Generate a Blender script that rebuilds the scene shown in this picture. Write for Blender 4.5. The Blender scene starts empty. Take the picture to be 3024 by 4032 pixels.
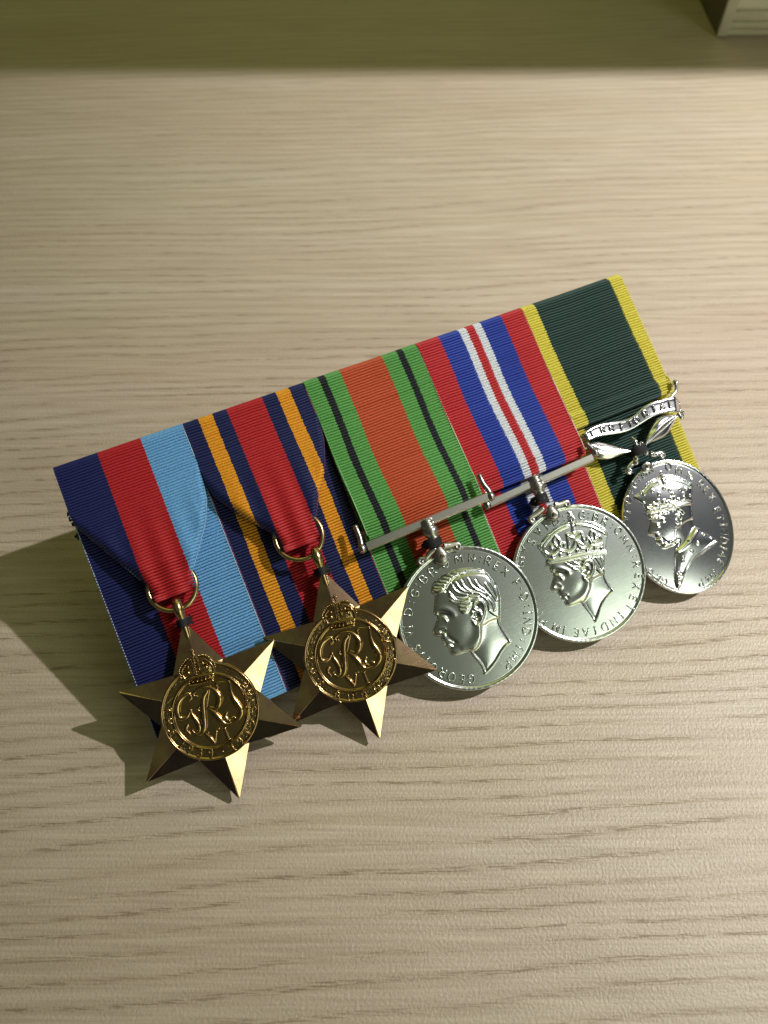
import bpy, math, random
import numpy as np
from mathutils import Matrix, Vector
random.seed(7); rng = np.random.default_rng(7)
S = bpy.context.scene
COL = S.collection
MM = 0.001

# ------------------------------------------------------------------ camera, world, lamps, exposure
CAM_H = 0.1893
cam_d = bpy.data.cameras.new('camera'); cam = bpy.data.objects.new('camera', cam_d); COL.objects.link(cam)
cam.location = (0, 0, CAM_H); cam.rotation_euler = (math.radians(33.7), 0, 0)
cam_d.sensor_fit = 'VERTICAL'; cam_d.sensor_height = 36.0; cam_d.lens = 27.04
cam_d.clip_start = 0.005; cam_d.clip_end = 50
cam_d.dof.use_dof = True; cam_d.dof.focus_distance = 0.186; cam_d.dof.aperture_fstop = 17
S.camera = cam
S.view_settings.view_transform = 'Standard'; S.view_settings.look = 'None'
S.view_settings.exposure = 0.0; S.view_settings.gamma = 1.0

W = bpy.data.worlds.new('World'); S.world = W; W.use_nodes = True
bg = W.node_tree.nodes['Background']; bg.inputs[0].default_value = (0.50, 0.55, 0.60, 1); bg.inputs[1].default_value = 0.034

def aim(o, target):
    o.rotation_euler = (Vector(target) - o.location).to_track_quat('-Z', 'Y').to_euler()

key_d = bpy.data.lights.new('key_lamp', 'SPOT'); key = bpy.data.objects.new('key_lamp', key_d); COL.objects.link(key)
key.location = (0.764, 0.210, 0.925); aim(key, (0.36, 0.29, 0.0))
key_d.energy = 76; key_d.color = (1.0, 0.96, 0.935); key_d.shadow_soft_size = 0.011
key_d.spot_size = math.radians(61); key_d.spot_blend = 1.0

def fill_light(name, loc, target, size, energy, color):
    d = bpy.data.lights.new(name, 'AREA'); o = bpy.data.objects.new(name, d); COL.objects.link(o)
    o.location = loc; aim(o, target); d.shape = 'DISK'; d.size = size; d.energy = energy; d.color = color
fill_light('highlight_fill', (0.66, -0.46, 0.54), (0.03, 0.1, 0.0), 0.42, 1.5, (0.92, 1.0, 0.80))  # added soft fill, placed so star facets and medals mirror it
fill_light('ambient_fill', (-0.35, -0.30, 1.15), (-0.2, 0.0, 0.0), 2.2, 0.7, (0.95, 1.0, 0.45))  # added wide overhead fill standing in for olive ambient light
fill_light('back_fill', (0.06, 0.84, 0.95), (0.15, 0.35, 0.0), 1.1, 2.3, (0.93, 1.0, 0.22))  # added fill from behind, lifts the shadows and the back strip
fill_light('front_fill', (0.78, -0.80, 0.22), (0.15, 0.4, 0.02), 0.45, 1.1, (1.0, 1.0, 0.50))  # added low fill to brighten the cabinet front

# ------------------------------------------------------------------ traced outlines (millimetres)
D = {}
D['d_head'] = [(-5.81,8.43),(-6.27,8.94),(-6.26,9.92),(-5.47,11.08),(-4.1,11.92),(-2.39,12.31),(-0.42,12.5),(1.57,12.29),(3.62,11.8),(5.86,10.91),(7.69,9.84),(8.59,8.65),(9.13,7.02),(9.49,5.37),(9.56,3.68),(9.36,2.1),(8.87,0.63),(8.17,-1.08),(7.39,-2.75),(6.74,-4.14),(6.78,-5.48),(7.08,-7.26),(7.49,-8.75),(7.64,-9.64),(6.17,-10.18),(4.59,-11.0),(3.04,-12.16),(1.56,-13.17),(-0.21,-14.05),(-1.8,-14.52),(-1.55,-13.32),(-1.83,-11.73),(-2.47,-9.98),(-2.79,-8.7),(-2.94,-7.82),(-4.16,-7.47),(-5.51,-7.39),(-6.65,-7.26),(-7.48,-6.8),(-7.66,-5.99),(-7.48,-5.25),(-7.4,-4.88),(-7.89,-4.51),(-8.21,-4.05),(-7.99,-3.73),(-8.53,-3.18),(-8.35,-2.85),(-8.44,-2.16),(-8.47,-1.5),(-9.25,-1.25),(-9.89,-0.74),(-9.96,0.02),(-9.55,0.66),(-8.79,1.48),(-7.96,2.44),(-7.57,3.1),(-7.79,3.68),(-7.79,4.49),(-7.47,5.34),(-6.84,6.56),(-6.35,7.66)]
D['d_part'] = [(-2.92,8.57),(-1.86,9.46),(-0.57,10.09),(1.03,10.6),(3.11,10.6),(5.5,10.05),(6.97,9.38),(8.35,8.5),(9.07,6.88),(9.42,5.23)]
D['d_hairline'] = [(-5.78,8.5),(-4.27,8.62),(-2.92,8.57),(-2.9,7.41),(-2.81,6.39),(-3.25,5.74),(-2.49,4.69),(-1.46,3.86),(-1.81,3.02),(-1.49,1.74),(-0.4,1.45),(0.96,2.21)]
D['d_hairpoly'] = [(-5.81,8.43),(-6.26,9.92),(-5.47,11.08),(-2.39,12.31),(1.57,12.29),(5.86,10.91),(8.59,8.65),(9.49,5.37),(8.87,0.63),(7.39,-2.75),(5.24,-0.87),(4.85,1.94),(3.49,3.24),(2.12,2.89),(0.96,2.21),(-0.4,1.45),(-1.49,1.74),(-1.81,3.02),(-1.46,3.86),(-2.49,4.69),(-3.25,5.74),(-2.81,6.39),(-2.9,7.41),(-2.92,8.57)]
D['d_earrim'] = [(1.78,1.88),(2.4,2.94),(3.46,3.17),(4.23,2.53),(4.48,1.26),(3.87,0.03),(2.9,-1.22),(1.75,-2.07),(0.72,-2.05),(0.41,-1.35)]
D['d_earin'] = [(2.03,1.44),(2.74,0.66),(2.82,-0.37),(2.23,-0.95),(1.13,-0.66)]
D['d_earhole'] = [(2.47,2.09),(2.93,1.73)]
D['d_earhole2'] = [(1.85,0.2),(1.76,-0.42)]
D['d_tragus'] = [(0.99,1.05),(1.23,0.78)]
D['d_brow'] = [(-7.58,4.57),(-6.55,4.8),(-5.3,4.53),(-4.28,3.7),(-3.6,2.44)]
D['d_socket'] = [(-6.73,3.57),(-5.85,3.21),(-4.95,2.51)]
D['d_eye'] = [(-6.0,2.45),(-5.8,1.71)]
D['d_nostril'] = [(-7.89,-0.44),(-7.35,-0.58)]
D['d_nosewing'] = [(-8.0,0.51),(-6.99,0.08),(-6.9,-0.93),(-7.54,-1.24),(-9.11,-0.91)]
D['d_mouth'] = [(-8.06,-3.79),(-7.42,-3.81),(-6.76,-4.25),(-6.29,-4.77)]
D['d_lip1'] = [(-8.37,-3.01),(-7.54,-3.27),(-6.41,-3.83)]
D['d_lip2'] = [(-8.05,-4.28),(-7.4,-4.55)]
D['d_cheekfold'] = [(-6.84,-0.79),(-6.96,-1.89),(-6.44,-3.08),(-5.68,-4.54)]
D['d_chin'] = [(-7.28,-5.5),(-6.44,-5.53),(-5.27,-6.02)]
D['d_jaw'] = [(-6.96,-6.77),(-4.92,-6.82),(-2.67,-6.79),(-0.76,-5.95),(0.55,-4.7),(1.34,-3.05)]
D['d_neck'] = [(-2.94,-7.82),(-1.09,-7.13),(0.4,-5.46),(1.59,-2.66),(2.94,-2.56),(4.64,-2.27),(7.39,-2.75),(6.74,-4.14),(7.64,-9.64),(6.17,-10.18),(4.59,-11.0),(1.56,-13.17),(-1.8,-14.52),(-1.83,-11.73),(-2.79,-8.7)]
D['d_trunc'] = [(7.43,-9.72),(5.75,-10.34),(4.11,-11.29),(2.3,-12.66),(0.47,-13.69),(-1.59,-14.44)]
D['d_hair'] = [[(-1.16,9.5),(-0.86,7.74),(0.02,6.55),(1.38,5.67)],[(0.08,9.17),(0.5,7.68),(1.38,6.49),(2.75,5.61)],[(1.5,9.25),(1.74,7.34),(2.87,5.89),(4.47,4.74)],[(3.32,9.02),(3.55,7.1),(4.47,5.57),(5.73,4.4)],[(4.78,7.94),(5.13,6.3),(5.97,4.97),(6.62,3.21)],[(-2.6,8.11),(-2.04,6.57),(-0.75,5.55),(1.32,4.7)],[(-2.98,5.97),(-1.75,4.8),(0.2,4.5),(2.33,4.62),(3.87,4.16)],[(-1.52,3.72),(-0.04,3.12),(1.44,3.34)],[(-1.58,2.76),(-0.4,2.28),(0.25,2.17)],[(6.87,6.26),(7.23,4.62),(7.67,2.78),(7.94,1.34)],[(8.25,6.2),(8.55,4.42),(8.57,2.41)],[(4.65,4.34),(5.48,3.01),(5.9,1.51),(5.33,-0.24)],[(6.08,2.76),(6.74,1.0),(6.52,-0.73)],[(-2.72,7.01),(-1.52,5.37),(-0.04,4.76),(1.32,4.7)],[(-5.85,9.76),(-5.03,9.26),(-3.83,9.27)],[(-5.47,10.26),(-4.45,9.84),(-2.89,9.87)],[(-4.83,10.98),(-3.57,10.31),(-2.07,10.2)],[(-3.8,11.39),(-2.54,10.72),(-1.19,10.67)],[(-2.63,11.74),(-1.51,11.13),(-0.06,10.88)],[(-1.3,12.03),(-0.09,11.22),(1.3,10.83)],[(0.2,11.93),(1.48,11.25),(2.87,10.86)]]
D['w_head'] = [(-6.88,4.77),(-7.21,3.82),(-7.27,3.31),(-6.98,2.27),(-7.59,1.06),(-8.4,0.16),(-8.95,-0.53),(-9.04,-1.11),(-8.55,-1.69),(-7.75,-1.94),(-7.63,-2.6),(-7.38,-3.16),(-7.49,-3.42),(-7.09,-3.81),(-7.41,-4.06),(-7.16,-4.55),(-6.72,-4.88),(-6.85,-5.36),(-6.86,-6.13),(-6.13,-6.73),(-4.71,-6.93),(-3.58,-7.01),(-2.81,-7.17),(-2.59,-8.18),(-2.03,-9.95),(-1.61,-11.65),(-1.41,-13.27),(-0.74,-13.09),(0.53,-11.77),(1.34,-10.71),(2.5,-9.65),(4.15,-8.62),(5.63,-7.98),(6.68,-7.55),(6.13,-6.48),(5.88,-5.13),(5.7,-3.82),(6.01,-2.39),(6.78,-0.67),(7.78,1.58),(8.33,1.83),(8.76,2.6),(8.76,3.38),(9.83,4.99),(10.71,6.37),(11.01,7.04),(10.78,8.07),(9.85,9.45),(8.69,10.68),(6.98,11.81),(4.8,12.65),(3.51,12.99),(4.06,13.64),(3.72,15.17),(3.52,15.87),(2.83,15.83),(2.55,15.0),(2.25,13.56),(0.1,13.45),(-2.05,13.12),(-4.14,12.54),(-5.99,11.72),(-6.79,11.03),(-7.81,10.97),(-7.87,10.07),(-7.65,9.07),(-7.17,8.26),(-7.29,7.23),(-7.01,6.36),(-7.51,5.79),(-7.32,5.1)]
D['w_crown'] = [(-7.81,10.97),(-6.79,11.03),(-4.14,12.54),(0.1,13.45),(2.19,13.42),(3.49,12.92),(4.8,12.65),(6.98,11.81),(8.69,10.68),(10.78,8.07),(10.71,6.37),(8.76,3.38),(8.76,2.6),(8.33,1.83),(2.33,3.27),(-2.31,4.18),(-7.32,5.1),(-7.51,5.79),(-7.01,6.36),(-7.17,8.26)]
D['w_beads'] = [(-7.43,10.52),(-5.77,11.48),(-3.46,12.59),(-1.22,13.11),(0.7,13.3),(1.72,13.32),(3.96,12.66),(5.88,12.03),(7.5,11.06),(8.67,9.86),(9.73,8.4),(10.43,7.1)]
D['w_arch2'] = [(-6.65,10.21),(-5.09,11.14),(-3.03,12.03),(-1.0,12.48),(1.36,12.5)]
D['w_arch3'] = [(3.52,12.05),(5.49,11.14),(7.46,9.83),(9.11,8.17),(10.18,6.73)]
D['w_arch0'] = [(3.69,15.49),(3.14,14.62),(2.76,13.2),(2.52,11.89),(2.01,10.54)]
D['w_rim1'] = [(-7.27,5.38),(-2.19,4.44),(2.51,3.67),(8.34,2.06)]
D['w_rim2'] = [(-6.97,6.26),(-1.85,5.23),(2.8,4.33),(8.61,2.66)]
D['w_scallop'] = [(-7.0,8.66),(-6.3,7.61),(-5.11,7.29),(-3.91,7.75),(-3.14,7.6),(-2.15,6.82),(-0.61,6.52),(0.63,7.04),(1.59,8.06)]
D['w_scallop2'] = [(1.85,7.88),(2.04,6.8),(2.75,5.74),(4.08,5.3),(5.36,5.5),(6.81,4.93),(8.09,4.74)]
D['w_fleur'] = [(-2.84,11.34),(-3.73,10.45),(-3.68,9.04),(-3.47,8.19)]
D['w_fleur2'] = [(-2.75,11.15),(-2.22,9.71),(-3.33,8.13)]
D['w_fleur3'] = [(-3.74,8.14),(-4.96,8.78),(-4.88,9.52),(-3.99,9.47)]
D['w_fleur4'] = [(-3.26,8.11),(-2.37,8.99),(-1.45,8.79),(-1.54,8.2)]
D['w_cross'] = [(0.2,10.62),(3.97,9.62),(1.8,8.91),(0.2,10.62)]
D['w_cross2'] = [(0.16,10.17),(-0.64,7.39)]
D['w_cross3'] = [(3.99,9.3),(3.52,6.53),(2.08,8.03)]
D['w_fl5'] = [(6.75,9.01),(5.93,7.92),(6.0,6.18)]
D['w_fl6'] = [(7.21,8.51),(7.23,7.41),(6.15,6.12)]
D['w_fl7'] = [(4.65,7.33),(5.17,7.75),(5.51,6.22)]
D['w_fl8'] = [(7.08,6.69),(8.11,7.07),(8.19,6.1),(6.52,5.82)]
D['w_gems'] = [(-5.54,6.69),(-3.42,6.4),(-1.41,5.83),(1.2,5.66),(3.77,4.8),(5.93,4.49),(7.67,3.81)]
D['w_ear'] = [(1.1,1.82),(1.75,2.34),(2.7,2.19),(3.46,1.43),(3.35,0.23),(2.6,-0.87),(1.52,-1.6),(0.3,-1.88),(0.04,-1.31)]
D['w_earin'] = [(1.71,1.5),(2.31,0.95),(2.19,-0.09),(1.32,-0.51)]
D['w_earhole'] = [(0.9,0.43),(1.9,0.03)]
D['w_hairp'] = [(-3.4,4.0),(2.33,3.27),(7.78,1.58),(6.01,-2.39),(4.83,-2.54),(3.37,-0.09),(3.39,1.45),(2.55,2.25),(1.24,2.15),(-0.16,0.7),(-1.39,0.96)]
D['w_brow'] = [(-7.18,3.51),(-5.9,3.61),(-4.77,3.16),(-3.8,2.31),(-3.15,1.51)]
D['w_socket'] = [(-6.3,2.69),(-5.57,2.09),(-4.49,1.51)]
D['w_eye'] = [(-5.8,1.57),(-5.38,0.63)]
D['w_nostril'] = [(-7.45,-0.68),(-6.8,-1.09)]
D['w_nosewing'] = [(-7.5,-0.05),(-6.66,-0.39),(-6.44,-1.4),(-7.17,-1.56),(-8.75,-1.0)]
D['w_mouth'] = [(-7.35,-3.86),(-6.62,-3.7),(-6.0,-4.18),(-5.89,-4.68)]
D['w_lip1'] = [(-7.38,-3.16),(-6.22,-3.17),(-5.77,-3.66)]
D['w_lip2'] = [(-7.21,-4.3),(-6.34,-4.58)]
D['w_jaw'] = [(-6.58,-6.24),(-4.94,-6.3),(-3.12,-5.97),(-1.46,-5.26),(-0.11,-4.11),(0.88,-2.65)]
D['w_neck'] = [(-2.81,-7.17),(-1.32,-6.08),(0.32,-4.28),(1.08,-2.58),(3.33,-2.09),(6.01,-2.39),(5.88,-5.13),(6.68,-7.55),(2.5,-9.65),(-1.41,-13.27),(-2.59,-8.18)]
D['w_trunc'] = [(6.57,-7.59),(4.09,-8.75),(2.44,-9.78),(0.96,-11.18),(-1.08,-13.1)]
D['w_hair'] = [[(-2.83,3.77),(-1.69,2.55),(0.25,1.62)],[(-2.49,3.02),(-1.3,1.93),(-0.07,1.28)],[(-0.94,3.48),(-0.03,2.5),(0.88,2.29)],[(-1.7,1.78),(-0.67,1.06)],[(2.93,2.72),(3.9,1.09),(4.47,-0.68),(4.89,-2.41)],[(4.0,2.45),(4.62,0.81),(4.99,-1.05)],[(5.21,2.13),(5.64,0.4),(5.62,-1.15)],[(6.43,1.8),(6.56,0.19),(6.06,-1.32)],[(0.72,3.44),(1.81,2.86),(2.93,2.72)]]
D['e_head'] = [(-6.97,5.44),(-7.25,4.43),(-7.21,3.94),(-7.13,2.95),(-7.9,1.65),(-8.99,0.24),(-8.09,-0.51),(-7.46,-1.08),(-7.26,-1.79),(-7.52,-2.17),(-7.38,-3.02),(-6.8,-3.89),(-6.62,-4.68),(-5.78,-5.17),(-4.56,-5.25),(-3.22,-5.45),(-3.39,-6.99),(-4.37,-8.52),(-6.32,-12.53),(-7.14,-15.86),(-6.0,-16.48),(-3.44,-13.68),(-0.91,-12.13),(1.38,-11.12),(5.6,-9.89),(9.46,-9.14),(8.32,-7.23),(6.91,-5.55),(5.87,-3.85),(4.85,-3.29),(4.81,-1.82),(5.2,-0.19),(6.37,3.09),(7.03,3.32),(7.27,5.02),(8.9,7.33),(8.42,8.66),(7.24,10.07),(4.83,11.95),(1.96,13.18),(2.1,14.26),(1.26,14.41),(0.54,13.22),(-1.84,13.14),(-4.24,12.59),(-6.69,11.11),(-8.23,11.05),(-8.52,10.2),(-7.39,8.81),(-7.0,7.7),(-6.96,6.24),(-7.3,5.89)]
D['e_beads'] = [(-6.54,11.05),(-3.99,12.34),(-1.41,12.9),(0.63,13.03),(2.05,12.98),(3.58,12.38),(5.45,11.31),(7.05,9.65),(8.29,8.38)]
D['e_arch2'] = [(-5.69,10.57),(-3.05,11.66),(-0.68,11.74)]
D['e_arch3'] = [(2.04,12.18),(4.32,10.84),(6.42,9.08),(7.83,7.41)]
D['e_arch0'] = [(1.51,14.16),(1.15,12.99),(0.91,11.3)]
D['e_rim1'] = [(-6.99,5.77),(-3.74,5.09),(-0.4,4.54),(2.99,4.05),(6.59,3.17)]
D['e_rim2'] = [(-6.5,6.47),(-1.62,5.81),(3.31,4.74),(6.81,3.65)]
D['e_ear'] = [(1.71,3.25),(2.35,2.68),(2.71,1.89)]
D['e_ear2'] = [(0.27,1.7),(1.17,1.68),(1.53,0.9)]
D['e_ear3'] = [(-0.14,0.41),(0.19,-0.04)]
D['e_brow'] = [(-7.1,3.98),(-5.74,3.85),(-4.65,3.11),(-3.62,2.23)]
D['e_eye'] = [(-6.66,3.4),(-5.2,2.68),(-4.29,2.33)]
D['e_eye2'] = [(-5.7,1.6),(-5.46,1.34)]
D['e_nose'] = [(-8.92,0.21),(-7.73,-0.1),(-6.49,-0.5)]
D['e_mouth'] = [(-7.11,-1.85),(-5.99,-2.13),(-5.33,-3.03),(-4.73,-4.06)]
D['e_lip2'] = [(-7.27,-2.99),(-6.33,-3.27)]
D['e_chin'] = [(-6.44,-4.67),(-5.22,-4.35),(-4.12,-4.3)]
D['e_collar'] = [(-3.39,-6.99),(-1.06,-6.62),(1.17,-5.73),(4.81,-3.76)]
D['e_collar2'] = [(-2.32,-4.68),(-1.56,-4.98),(-2.37,-5.95)]
D['e_robe'] = [(-3.16,-13.47),(-0.66,-11.59),(1.69,-10.44),(4.9,-9.45),(9.05,-8.82)]
D['e_robe2'] = [(-2.83,-13.93),(-0.24,-12.24),(2.49,-11.08),(5.48,-10.16),(9.39,-9.27)]
D['e_robe3'] = [(-3.77,-7.8),(-5.74,-12.44)]
D['e_dots'] = [(6.1,-5.72),(3.37,-7.24),(0.58,-8.55),(-2.47,-9.27),(-2.85,-10.08),(1.01,-5.67),(7.88,-7.39),(-5.07,-12.55),(-4.65,-13.2),(-5.78,-13.7),(-5.34,-14.67),(-4.42,-14.25),(-6.38,-15.37),(-5.77,-15.61),(-3.25,10.45),(-1.88,9.13),(-2.86,7.4),(0.13,9.98),(1.47,8.99),(1.73,7.6),(0.92,6.62),(2.06,6.34),(4.47,8.02),(6.4,7.46),(5.04,6.51),(4.75,5.49),(6.87,5.33),(-0.08,6.03),(-3.82,6.48),(-1.54,6.75),(-5.55,6.98),(-6.84,8.44),(2.95,5.52)]
D['e_neck'] = [(-4.56,-5.25),(-2.56,-3.63),(-1.15,-0.97),(5.2,-0.19),(4.85,-3.29),(-1.06,-6.62),(-3.39,-6.99)]
D['s_c_G'] = [(-2.9,5.04),(-2.98,5.49),(-3.73,5.65),(-5.2,5.2),(-6.43,4.07),(-6.99,2.65),(-6.95,1.38),(-6.34,0.86),(-5.37,0.85),(-4.62,1.35),(-4.11,2.05)]
D['s_c_Gc'] = [(-2.9,5.04),(-2.98,4.4),(-3.8,4.17)]
D['s_c_Gt'] = [(-4.11,2.05),(-4.12,0.72),(-3.72,-0.8),(-3.59,-2.19),(-3.85,-3.08),(-4.6,-3.58),(-5.25,-3.12),(-5.31,-2.43)]
D['s_c_Gk'] = [(-6.0,-3.2),(-6.46,-2.25),(-6.4,-1.45),(-5.74,-0.99)]
D['s_c_R1'] = [(1.06,4.49),(-0.15,3.67),(-0.96,2.18),(-1.54,0.42),(-1.95,-1.08),(-2.39,-2.55),(-3.13,-3.56),(-4.1,-3.97),(-4.96,-3.67)]
D['s_c_R2'] = [(2.07,5.41),(0.88,3.56),(-0.64,0.86)]
D['s_c_Rb'] = [(-1.49,4.25),(-2.1,4.35),(-2.17,5.05),(-1.14,5.61),(0.18,5.63),(1.62,5.1),(2.62,3.82),(2.97,2.15),(2.28,0.76),(1.19,0.06),(0.03,0.91)]
D['s_c_Rx'] = [(-1.96,1.69),(-2.49,1.51),(-2.29,0.83),(-0.86,0.29)]
D['s_c_Rl'] = [(-0.22,0.68),(0.58,-0.68),(1.18,-2.12),(1.65,-3.5),(2.59,-4.51),(4.06,-4.57),(5.44,-4.0),(6.44,-2.91),(6.38,-1.54),(5.94,0.35),(5.91,2.23),(6.44,4.71)]
D['s_c_Jk'] = [(4.59,-4.47),(4.58,-3.62),(4.02,-3.37)]
D['s_c_Jc'] = [(3.46,-1.78),(2.71,-2.46),(2.8,-3.51),(3.34,-3.83)]
D['s_c_Jt'] = [(3.41,4.15),(3.33,5.03),(4.16,5.26),(5.33,4.85),(6.5,4.85)]
D['s_c_V1'] = [(-2.8,-4.63),(-2.19,-5.82),(-1.62,-7.33)]
D['s_c_V2'] = [(-1.62,-7.33),(-0.28,-4.66)]
D['s_c_V3'] = [(-3.15,-4.47),(-2.01,-4.48)]
D['s_c_V4'] = [(-0.7,-4.48),(0.49,-4.59)]
D['s_c_I1'] = [(1.54,-4.88),(1.56,-6.32),(1.59,-7.76)]
D['s_c_I2'] = [(1.06,-4.84),(2.12,-4.86)]
D['s_c_I3'] = [(0.8,-7.66),(2.1,-7.73)]
D['s_base'] = [(-2.37,8.84),(0.57,8.41),(3.91,7.66)]
D['s_base2'] = [(-2.49,7.21),(0.23,6.62),(3.25,6.34)]
D['s_gemrow'] = [(-2.14,7.73),(-1.16,7.73),(-0.23,7.58),(0.7,7.43),(1.63,7.28),(2.56,7.14),(3.35,7.05)]
D['s_bl'] = [(-3.29,9.65),(-3.31,10.58),(-3.14,11.35),(-2.59,11.95),(-1.8,12.54),(-1.18,12.87),(-0.45,13.1)]
D['s_br'] = [(2.2,12.92),(3.03,12.72),(3.67,12.25),(4.22,11.51),(4.56,10.68),(4.74,9.84),(4.71,9.09)]
D['s_cm'] = [(0.64,12.94),(0.49,11.65),(0.2,10.26),(-0.02,9.0)]
D['s_cm2'] = [(1.49,12.58),(1.33,11.29),(1.21,9.66)]
D['s_cm0'] = [(0.11,12.83),(0.09,11.48),(-0.27,9.45)]
D['s_crs'] = [(1.07,14.95),(1.01,14.13),(1.09,13.26)]
D['s_crs2'] = [(0.33,14.51),(1.47,14.28)]
D['s_inl'] = [(-2.51,8.9),(-2.83,10.21),(-2.45,11.22),(-1.56,11.85)]
D['s_inr'] = [(3.97,7.8),(4.18,9.23),(3.86,10.56),(2.8,11.69)]
D['s_pearls'] = [(-1.41,10.1),(-1.04,11.29),(2.35,10.94),(2.8,9.74),(1.18,10.01),(3.11,9.02)]
D['d_text'] = [('G',-5.25,-14.27),('E',-7.63,-13.4),('O',-9.71,-11.86),('R',-11.4,-9.84),('G',-13.16,-7.96),('I',-14.04,-5.64),('V',-14.67,-3.92),('S',-15.33,-1.86),('V',-15.74,2.02),('I',-15.2,3.73),('D',-13.77,7.19),(':',-12.14,9.12),('G',-10.61,10.78),(':',-9.14,12.31),('B',-7.19,13.32),('R',-4.3,14.13),('.',-2.39,14.19),('O',-0.59,14.8),('M',3.15,14.64),('N',6.35,13.54),(':',8.33,12.42),('R',9.96,11.27),('E',11.59,9.28),('X',13.16,7.15),('F',14.79,3.48),('.',15.24,1.62),('D',15.14,-0.68),(':',15.04,-2.99),('I',14.52,-4.61),('N',13.66,-6.59),('D',12.31,-8.87),(':',10.65,-10.66),('I',9.23,-11.89),('M',7.12,-13.48),('P',4.64,-14.74),('.',3.22,-13.96)]
D['w_text'] = [('G',-14.13,8.14),('I',-13.29,9.73),('V',-11.77,11.2),('S',-9.05,12.35),('V',-6.29,13.91),('I',-3.87,14.64),('D',-0.9,14.89),(':',1.49,14.82),('G',6.37,13.78),(':',8.02,13.01),('B',9.65,11.81),('R',11.6,9.93),(':',12.97,8.13),('O',14.02,6.3),('M',14.87,3.69),('N',15.49,0.89),(':',15.63,-1.57),('R',15.1,-3.78),('E',14.51,-6.8),('X',12.89,-8.97),('E',10.8,-11.51),('T',8.99,-13.44),('I',5.96,-14.29),('N',3.45,-15.07),('D',0.55,-15.39),('I',-2.13,-15.25),('A',-4.64,-14.76),('E',-7.11,-13.86),('I',-9.89,-12.02),('M',-11.47,-10.53),('P',-14.18,-7.91),('.',-13.64,-5.66)]
D['e_text'] = [('V',-13.23,6.45),('I',-11.99,8.02),('D',-10.35,10.87),(':',-8.9,12.53),('G',-7.05,13.9),(':',-5.17,14.94),('B',-3.26,15.66),('R',-0.64,15.97),('O',4.41,14.9),('M',6.88,12.86),('N',9.27,10.2),('R',11.4,6.97),('E',12.25,4.88),('X',12.97,2.51),('E',12.88,-1.18),('T',12.76,-3.39),('I',13.01,-5.58),('N',12.48,-7.47),('D',11.29,-9.59),('I',10.31,-11.29),('A',9.17,-12.92),('E',7.66,-14.57),('I',4.86,-16.64),('M',2.92,-17.3),('P',0.08,-17.58),('G',-9.68,-13.33),('E',-11.1,-11.82),('O',-12.44,-9.4)]
D['s1_text'] = [('T',-8.79,4.02),('H',-9.41,1.47),('E',-9.4,-1.28),('1',-8.41,-4.45),('9',-7.2,-6.16),('3',-5.48,-7.84),('9',-3.31,-8.99),('-',-0.77,-9.63),('1',1.86,-9.64),('9',3.77,-8.99),('4',5.86,-7.89),('5',7.52,-6.18),('S',9.08,-3.23),('T',9.37,-1.4),('A',9.48,0.42),('R',8.99,2.42)]
D['s2_text'] = [('T',-9.47,3.01),('H',-10.23,-0.06),('E',-9.3,-3.71),('B',-6.56,-7.7),('U',-3.77,-9.36),('R',-0.47,-10.2),('M',2.93,-9.74),('A',5.85,-8.6),('S',8.76,-4.88),('T',9.58,-2.51),('A',9.49,-0.05),('R',9.17,2.2)]
D['b_bar'] = [(62.76,-45.11),(96.11,-44.68)]
D['b_lball'] = [(61.52,-45.11)]
D['b_ltail'] = [(61.69,-44.08),(62.03,-42.03),(62.02,-39.6)]
D['b_lloop'] = [(61.46,-40.5)]
D['b_rball'] = [(96.82,-44.88)]
D['b_rtail'] = [(96.85,-43.25),(96.35,-41.29),(96.23,-39.09)]
D['b_barrel'] = [(78.94,-44.53),(78.98,-46.27)]
D['b_ball'] = [(78.87,-47.45)]
D['b_tip'] = [(79.07,-49.17)]
D['b_thread'] = [(75.97,-50.18),(78.52,-50.19),(81.39,-50.08)]
D['b_drop'] = [(79.24,-51.78),(79.21,-53.98),(78.88,-56.3)]
D['b_button'] = [(79.23,-54.23)]
D['b_sl'] = [(78.56,-51.93),(77.11,-52.35),(75.49,-53.18),(74.2,-52.92)]
D['b_sr'] = [(80.81,-52.08),(82.45,-52.47),(84.15,-52.77)]
D['b_frontbot'] = [(63.42,-43.14),(73.13,-43.46),(84.54,-43.35),(89.44,-42.94),(95.5,-42.44)]
D['b_rod'] = [(94.1,-42.15)]
D['a_bar'] = [(97.13,-46.57),(127.7,-45.38)]
D['a_rball'] = [(128.84,-44.32)]
D['a_rtail'] = [(128.53,-42.93),(128.03,-41.61)]
D['a_barrel'] = [(110.65,-44.32),(110.68,-46.29)]
D['a_ball'] = [(110.67,-47.68)]
D['a_tip'] = [(110.62,-49.68)]
D['a_thread'] = [(107.71,-50.53),(110.08,-50.59),(112.82,-50.51)]
D['a_drop'] = [(111.62,-53.05),(111.53,-54.96),(111.31,-56.82)]
D['a_button'] = [(111.5,-55.37)]
D['a_sl'] = [(109.83,-52.86),(107.78,-53.46),(105.84,-53.83)]
D['a_sr'] = [(113.08,-52.98),(114.37,-53.47),(116.19,-53.46)]
D['a_frontbot'] = [(99.92,-44.09),(109.82,-43.88),(121.07,-43.22),(128.03,-42.91)]
D['t_top'] = [(128.67,-38.51),(131.27,-37.89),(134.73,-37.76),(138.27,-38.44),(142.03,-39.19),(145.27,-38.76),(147.4,-37.93),(150.75,-37.33),(154.11,-37.71),(155.88,-37.73),(158.04,-38.38),(159.83,-40.32)]
D['t_bot'] = [(129.2,-40.65),(131.24,-40.8),(133.73,-40.92),(137.09,-41.55),(140.28,-42.11),(143.09,-42.13),(146.14,-41.65),(148.95,-41.26),(151.2,-41.17),(154.33,-41.58),(157.28,-42.43),(159.18,-42.7)]
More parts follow.
